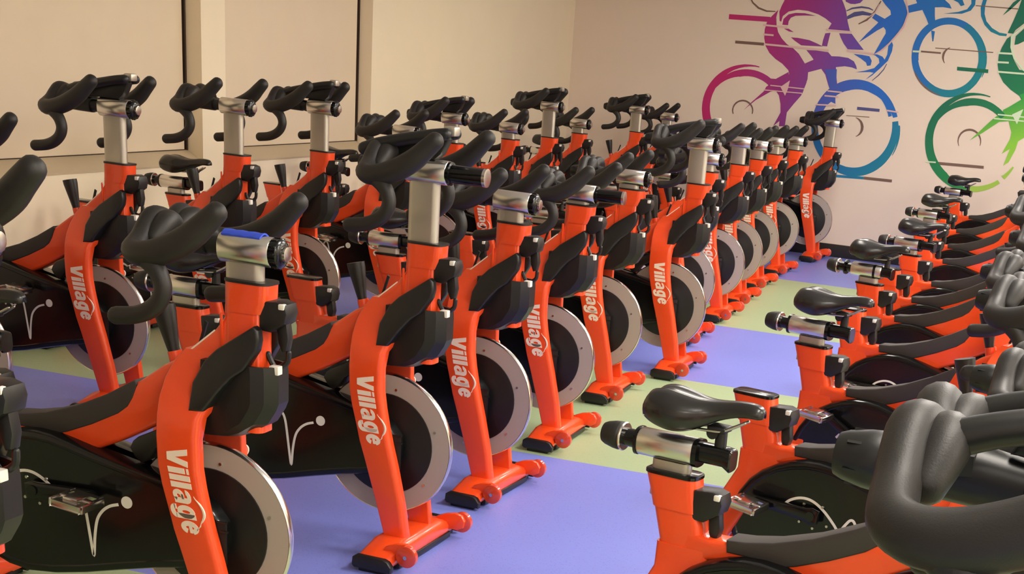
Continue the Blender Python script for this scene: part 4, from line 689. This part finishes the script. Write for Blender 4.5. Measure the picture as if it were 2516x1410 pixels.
# seat slider parts, origin on the slider axle at z .735
bm = bmesh.new(); add_lathe(bm, [(-.86, .021), (-.66, .021)], 'x', (0, 0, 0), 20)
add_loft(bm, [super_ring(-.672, 0, 0, .032, .032, e=3), super_ring(-.660, 0, 0, .032, .032, e=3)])
add_loft(bm, [super_ring(-.665, 0, .004, .022, .022, e=4), super_ring(-.600, 0, .004, .022, .022, e=4), super_ring(-.583, 0, -.002, .024, .026, e=4), super_ring(-.580, 0, -.002, .021, .023, e=4)])
add_loft(bm, [super_ring(-.818, 0, 0, .0325, .0325), super_ring(-.812, 0, 0, .0325, .0325)])
ME['seat_rod'] = finish(bm, 'seat_rod', M_GLOSS, angle=40)
bm = bmesh.new(); knob(bm, (-.852, 0, 0), .033, .055, False); ME['seat_knob'] = finish(bm, 'seat_knob', M_RUB, angle=40)
bm = bmesh.new(); add_lathe(bm, [(-.8525, .0315), (-.855, .0335), (-.858, .0325)], 'x', (0, 0, 0), 28); ME['knob_ring'] = finish(bm, 'knob_ring', M_CHR)
bm = bmesh.new(); add_tube(bm, [(-.616, 0, .015, .014), (-.616, 0, .062, .013)], smooth=False, round_ends=False)
add_lathe(bm, [(-.018, .014), (.018, .014)], 'y', (-.632, 0, .055), 16); add_box(bm, -.645, -.600, -.022, .022, .058, .072, bev=.004)
ME['saddle_stem'] = finish(bm, 'saddle_stem', M_BLK, angle=50)
bm = bmesh.new()
for s in (-1, 1): add_tube(bm, [(-.735, s*.034, .075, .0035), (-.70, s*.022, .060, .0035), (-.64, s*.02, .060, .0035), (-.605, s*.018, .065, .0035), (-.56, s*.010, .090, .0035)], seg=8)
ME['rails'] = finish(bm, 'saddle_rails', M_CHR, angle=60)
def build_saddle():
    bm = bmesh.new(); rings = []
    # x, half width, top z, edge z, skirt bottom z, groove
    T = [(-.800, .020, .835, .822, .812, .000), (-.792, .052, .852, .830, .806, .005), (-.775, .066, .866, .836, .798, .008), (-.745, .073, .871, .838, .790, .009), (-.71, .071, .866, .836, .786, .007), (-.675, .058, .860, .834, .792, .005), (-.645, .041, .859, .836, .806, .003),
         (-.615, .030, .862, .842, .822, .002), (-.58, .024, .867, .848, .834, .001), (-.55, .022, .868, .850, .838, .0), (-.53, .018, .864, .848, .838, .0), (-.520, .009, .856, .846, .840, .0)]
    for x, w, zt, ze, zb, g in cr_spline(T, 3):
        r = []
        prof = [(0, zt-g), (.22, zt-g*.4), (.45, zt), (.68, zt-(zt-ze)*.25), (.86, zt-(zt-ze)*.6), (1., ze), (1.0, ze-(ze-zb)*.4), (.93, ze-(ze-zb)*.85), (.80, zb), (.60, zb+.006), (.3, zb+.012)]
        right = [(x, w*a, z) for a, z in prof]
        left = [(x, -w*a, z) for a, z in prof[:0:-1]]
        rings.append(right+left)
    add_loft(bm, rings)
    for v in bm.verts: v.co.z -= .735
    return finish(bm, 'saddle', M_SADL, angle=80)
ME['saddle'] = build_saddle()
# lettering on the fork legs
def lettering(side):
    bm = bmesh.new()
    shapes = []
    def poly(p): shapes.append(p)
    def rect(a, b, c, d): poly([(a, c), (b, c), (b, d), (a, d)])
    def ring(cx, cy, rx, ry, ix, iy, a0=0, a1=360, n=18):
        for k in range(n):
            t0 = math.radians(a0+(a1-a0)*k/n); t1 = math.radians(a0+(a1-a0)*(k+1)/n)
            poly([(cx+rx*math.cos(t0), cy+ry*math.sin(t0)), (cx+rx*math.cos(t1), cy+ry*math.sin(t1)), (cx+ix*math.cos(t1), cy+iy*math.sin(t1)), (cx+ix*math.cos(t0), cy+iy*math.sin(t0))])
    x = 0
    poly([(0, 1), (.33, 1), (.50, .36), (.35, 0), (.28, 0)]); poly([(.50, .36), (.67, 1), (.98, 1), (.70, 0), (.35, 0)])
    x = 1.06; rect(x, x+.30, 0, .74); rect(x, x+.30, .82, 1.02)
    x = 1.45; rect(x, x+.30, 0, 1.02)
    x = 1.84; rect(x, x+.30, 0, 1.02)
    x = 2.24; ring(x+.36, .56, .36, .20, .10, .04, 0, 180, 10); rect(x+.44, x+.74, 0, .56); ring(x+.32, .22, .32, .24, .07, .08, 60, 330, 14); rect(x+.25, x+.5, .34, .44)
    x = 3.08; ring(x+.36, .37, .36, .39, .09, .18, 0, 360, 20); rect(x+.46, x+.74, -.10, .76); ring(x+.37, -.08, .37, .24, .10, .05, 180, 360, 12); rect(x, x+.27, -.12, -.02)
    x = 3.92; ring(x+.37, .37, .37, .39, .09, .19, 20, 330, 20); rect(x+.1, x+.66, .33, .46)
    # swoosh over the last letters
    for k in range(14):
        t0, t1 = k/14, (k+1)/14
        f = lambda t: (2.5+1.9*t, .95+.42*math.sin(PI*min(1, t*1.05))-.28*t*t)
        w = lambda t: .012+.034*math.sin(PI*t)
        a, b = f(t0), f(t1)
        poly([(a[0], a[1]-w(t0)), (b[0], b[1]-w(t1)), (b[0], b[1]+w(t1)), (a[0], a[1]+w(t0))])
    L = .213/4.66
    Hc = .055
    def m(s, t):
        z = .578-s*L
        _, x0, x1, yo, yi = leg_section(z)
        xb = x0+.029
        t = t*1.12 if t < .78 else t+(.0936 if t < .9 else .0936*max(0, (1.02-t)/.12))
        if side < 0: xx = xb+t*Hc
        else: xx = xb-.022+(1-t)*Hc; z = .578-(4.66-s)*L
        return xx, z
    for p in shapes:
        q = [m(*v) for v in p]
        a = [bm.verts.new((x, side*(-leg_y(x, z)+.0014), z)) for x, z in q]
        b = [bm.verts.new((x, side*(-leg_y(x, z)-.003), z)) for x, z in q]
        n = len(a)
        try:
            bm.faces.new(a); bm.faces.new(b[::-1])
            for k in range(n): bm.faces.new((a[k], b[k], b[(k+1) % n], a[(k+1) % n]))
        except ValueError: pass
    return finish(bm, 'village_lettering', M_LET, angle=10)
ME['letters-1'] = lettering(-1); ME['letters1'] = lettering(1)

def spin_bike(x, y, yaw, label, group, zh=1.045, hx=0., saddle=True, console=False, rod=False, crank=15, seatx=0., seatz=0., roll=0.):
    e = bpy.data.objects.new('spin_bike', None); COL.objects.link(e)
    e.location = (x, y, 0); e.rotation_euler = (0, 0, yaw); e.empty_display_size = .2
    top(e, label, 'exercise bike', group)
    P = lambda nm, key, par=e, loc=None: link(nm, ME[key], par, loc)
    fr = P('frame', 'frame')
    P('village_lettering', 'letters-1', fr); P('village_lettering', 'letters1', fr)
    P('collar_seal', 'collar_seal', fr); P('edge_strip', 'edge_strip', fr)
    cs = P('collar_seal', 'seat_collar_seal', fr)
    f = P('front_foot', 'front_foot')
    for s in (-1, 1):
        P('rubber_foot', 'capf%d' % s, f); P('transport_wheel', 'wheel%d' % s, f); P('wheel_bolt', 'pin%d' % s, f)
    P('rubber_strip', 'stripf', f)
    r = P('rear_foot', 'rear_foot')
    for s in (-1, 1): P('rubber_foot', 'capr%d' % s, r)
    P('rubber_strip', 'stripr', r)
    fw = P('flywheel', 'flywheel'); P('flywheel_rim', 'flywheel_rim', fw); P('flywheel_hub', 'flywheel_hub', fw); 
    for k in range(6):
        a = math.radians(20+60*k)
        for s in (-1, 1): P('flywheel_bolt', 'bolt%d' % s, fw, (.178*math.cos(a), 0, FZ+.178*math.sin(a)))
    c = P('chain_cover', 'cover-1'); P('pulse_line_graphic', 'curve', c); 
    for bx, bz in ((-.488, .416), (-.43, .42), (-.41, .368), (-.495, .362), (-.452, .352)): P('cover_bolt', 'cover_bolt', c, (bx, 0, bz))
    P('brake_caliper', 'caliper')
    P('chain_cover', 'cover1'); P('axle_bracket', 'bracket')
    for s in (-1, 1):
        a = math.radians(crank if s < 0 else crank+180)
        k = P('crank_arm', 'crank%d' % s); k.location = (-.454, 0, .392); k.rotation_euler = (0, -a, 0)
        p = P('pedal', 'pedal%d' % s, k); p.location = (.172, 0, 0); p.rotation_euler = (0, a+.12, 0)
    P('beam_pad', 'beam_pad')
    P('side_panel', 'panel-1'); P('side_panel', 'panel1')
    h = P('bottle_holder', 'holder'); P('white_tag', 'sticker', h)
    cl = P('adjustment_clamp', 'clamp', e, (.148, 0, .903)); P('clamp_highlight', 'clamp_highlight', cl)
    P('cable_hook', 'clamp_hook', e, (.155, 0, .84))
    cl = P('adjustment_clamp', 'clamp', e, (-.655, 0, .622)); P('clamp_highlight', 'clamp_highlight', cl)
    P('resistance_lever', 'lever'); P('brake_lever', 'small_lever')
    P('handlebar_post', 'post', e, (0, 0, zh))
    sl = P('handlebar_slider', 'slider', e, (0, 0, zh))
    if rod:
        k = P('slider_rod', 'long_rod', sl); P('rod_end_ring', 'long_disc', sl)
    else:
        k = P('slider_knob', 'front_knob', sl); P('knob_disc', 'front_disc', sl)
    hb = P('handlebar', 'handlebar', e, (hx, 0, zh))
    P('slider_rod', 'rod', hb); P('end_knob', 'rear_knob', hb)
    if console:
        cm = P('console_mount', 'console', e, (0, 0, zh)); P('console_display', 'console_tip', cm)
    if saddle:
        P('seat_post', 'seat_post', e, (0, 0, seatz))
        ss = P('seat_slider', 'seat_slider', e, (0, 0, .735+seatz))
        sr = P('seat_rod', 'seat_rod', e, (seatx, 0, .735+seatz)); P('seat_knob', 'seat_knob', sr); P('knob_ring', 'knob_ring', sr)
        sd = P('saddle', 'saddle', e, (seatx, 0, .735+seatz)); P('saddle_stem', 'saddle_stem', sd); P('saddle_rails', 'rails', sd)
    return e

AIS = 'spin bikes in the middle row beside the aisle'
WAL = 'spin bikes in the row along the window wall'
RGT = 'spin bikes in the row on the right'
HI, LO = 1.18, 1.045
nth = ['nearest', 'second', 'third', 'fourth', 'fifth', 'sixth', 'seventh', 'eighth', 'ninth', 'tenth', 'eleventh', 'twelfth', 'thirteenth']
# x, y, yaw, label, kwargs
MID = [
 (-1.835, 1.99, 0., 'orange spin bike mostly cut off at the left edge, only its dark grips showing', dict(zh=1.17, saddle=False)),
 (-1.883, 3.013, .004, 'orange spin bike at the bottom left with a blue strip on its handlebar slider', dict(zh=1.047, saddle=True, crank=5)),
 (-1.883, 4.022, -.025, 'middle-row orange spin bike with tall silver post and long black slider rod', dict(zh=1.18, rod=True, console=True, hx=.075, crank=200)),
 (-1.9, 4.793, -.051, 'middle-row orange spin bike with low handlebar, just behind the tall-post one', dict(zh=1.045, saddle=False)),
 (-1.947, 5.665, .001, 'middle-row orange spin bike with low handlebar and black slider rod, fourth from the left', dict(zh=1.02, rod=True, crank=30, hx=.06)),
 (-2.023, 6.645, .022, 'orange spin bike fifth in the middle row, left of the one standing into the aisle', dict(zh=1.027, saddle=False)),
 (-1.893, 7.415, .009, 'orange spin bike standing out into the aisle with a tall silver handlebar post', dict(zh=1.17, crank=190, console=True)),
 (-2.076, 8.387, .025, 'orange low-handlebar spin bike directly behind the one standing out into the aisle', dict(zh=1.045, saddle=False)),
 (-2.104, 9.356, .005, 'orange spin bike nearest of the tight far group in the middle row', dict(zh=1.109)),
 (-2.145, 10.139, .012, 'orange spin bike second in the tight far group of the middle row', dict(zh=1.064, saddle=False)),
 (-2.201, 11.029, -.031, 'orange spin bike third in the tight far group of the middle row', dict(zh=1.061)),
 (-2.215, 11.972, -.043, 'orange spin bike fourth in the tight far group of the middle row, low handlebar', dict(zh=1.045, saddle=False)),
 (-2.13, 13.20, -.05, 'orange spin bike alone against the end wall below the blue painted wheel', dict(zh=1.176, crank=190, console=True)),
]
WALL = [
 (-3.66, 4.22, -.02, 'orange spin bike in the window row cut off at the left edge', dict(zh=1.05, saddle=True)),
 (-3.658, 5.051, -.018, 'window-row orange spin bike with tall post and console, leftmost whole one', dict(zh=1.18, console=True, crank=20)),
 (-3.691, 5.973, -.026, 'orange spin bike with tall post and no console, in front of the wall pillar', dict(zh=1.18, saddle=False)),
 (-3.633, 6.668, -.018, 'orange spin bike with tall post and console, in front of the second window', dict(zh=1.18, console=True)),
 (-3.65, 7.68, -.02, 'orange spin bike with low handlebar just left of the second window edge', dict(zh=1.045, saddle=False)),
 (-3.63, 8.30, -.02, 'window-row orange spin bike against blank wall, right behind the nearest tall post', dict(zh=1.115, console=True)),
 (-3.63, 9.25, -.02, 'window-row orange spin bike with low handlebar, between two tall ones', dict(zh=1.045, saddle=False)),
 (-3.607, 9.957, -.025, 'orange spin bike with tall post and console just left of the room corner', dict(zh=1.18, console=True)),
 (-3.695, 10.884, -.021, 'orange spin bike with low handlebar right below the room corner', dict(zh=1.045, saddle=False)),
 (-3.584, 12.062, -.013, 'orange spin bike with tall post and console in front of the end wall, window row', dict(zh=1.152, console=True)),
 (-3.60, 13.12, -.02, 'orange spin bike with low handlebar, last of the window row', dict(zh=1.083, saddle=False)),
]
RIGHT = [
 (.022, 1.40, -.12, 'orange spin bike at the bottom right, only its big dark handlebar in view', dict(zh=1.187, saddle=False, console=True)),
 (-.012, 2.915, -.198, 'orange spin bike with the large black saddle and silver slider nearest the camera', dict(zh=1.012, hx=.10, rod=True, crank=178)),
 (-.039, 3.827, -.276, 'orange spin bike with bare saddle tube behind the nearest saddle', dict(zh=1.045, hx=.07, saddle=False, crank=178)),
 (-.031, 4.742, -.29, 'orange spin bike with the second nearest saddle of the right row', dict(zh=1.012, hx=.02, crank=150)),
 (-.037, 5.723, -.262, 'orange spin bike with bare saddle tube behind the second nearest saddle', dict(zh=1.045, hx=.07, saddle=False, crank=178)),
 (-.078, 6.546, -.297, 'orange spin bike with the third nearest saddle, its seat knob pulled far out', dict(zh=1.08, hx=.05, seatx=-.03)),
 (-.068, 7.262, -.254, 'orange spin bike with bare saddle tube behind the third nearest saddle', dict(zh=1.045, hx=.05, saddle=False)),
 (-.039, 7.986, -.27, 'orange spin bike with the fourth nearest saddle of the right row', dict(zh=1.045, hx=.05)),
 (-.08, 9.173, -.274, 'orange spin bike with bare saddle tube behind the fourth nearest saddle', dict(zh=1.045, hx=.05, saddle=False)),
 (-.128, 10.131, -.275, 'orange spin bike with the saddle second from the end wall in the right row', dict(zh=1.045, hx=.05)),
 (-.165, 11.373, -.271, 'orange spin bike with bare saddle tube, next to last of the right row', dict(zh=1.045, hx=.05, saddle=False)),
 (-.17, 12.80, -.271, 'orange spin bike farthest in the right row, saddle against the green painted wheel', dict(zh=1.045, hx=.05)),
]
for rows, g in ((MID, AIS), (WALL, WAL), (RIGHT, RGT)):
    for x, y, a, lab, kw in rows:
        spin_bike(x, y, a, lab, g, **kw)

# blue cloth lying on the slider of the bike at the bottom left
bm = bmesh.new()
rings = []
for x in [.046+.1*k/10 for k in range(11)]:
    r = []
    for k in range(9):
        a = math.radians(50+80*k/8)
        r.append((x, .0345*math.cos(a)*1.0, .0352*math.sin(a)+.0015+.001*math.sin(x*200+k)))
    r2 = [(p[0], p[1]*1.03, p[2]+.004) for p in r[::-1]]
    rings.append(r+r2)
add_loft(bm, rings)
o = link('blue_cloth', finish(bm, 'blue_cloth', M_BLU))
o.location = (-1.883, 3.013, 1.047); o.rotation_euler = (0, 0, .004)
top(o, 'bright blue strip of cloth on the silver slider of a spin bike', 'cloth')
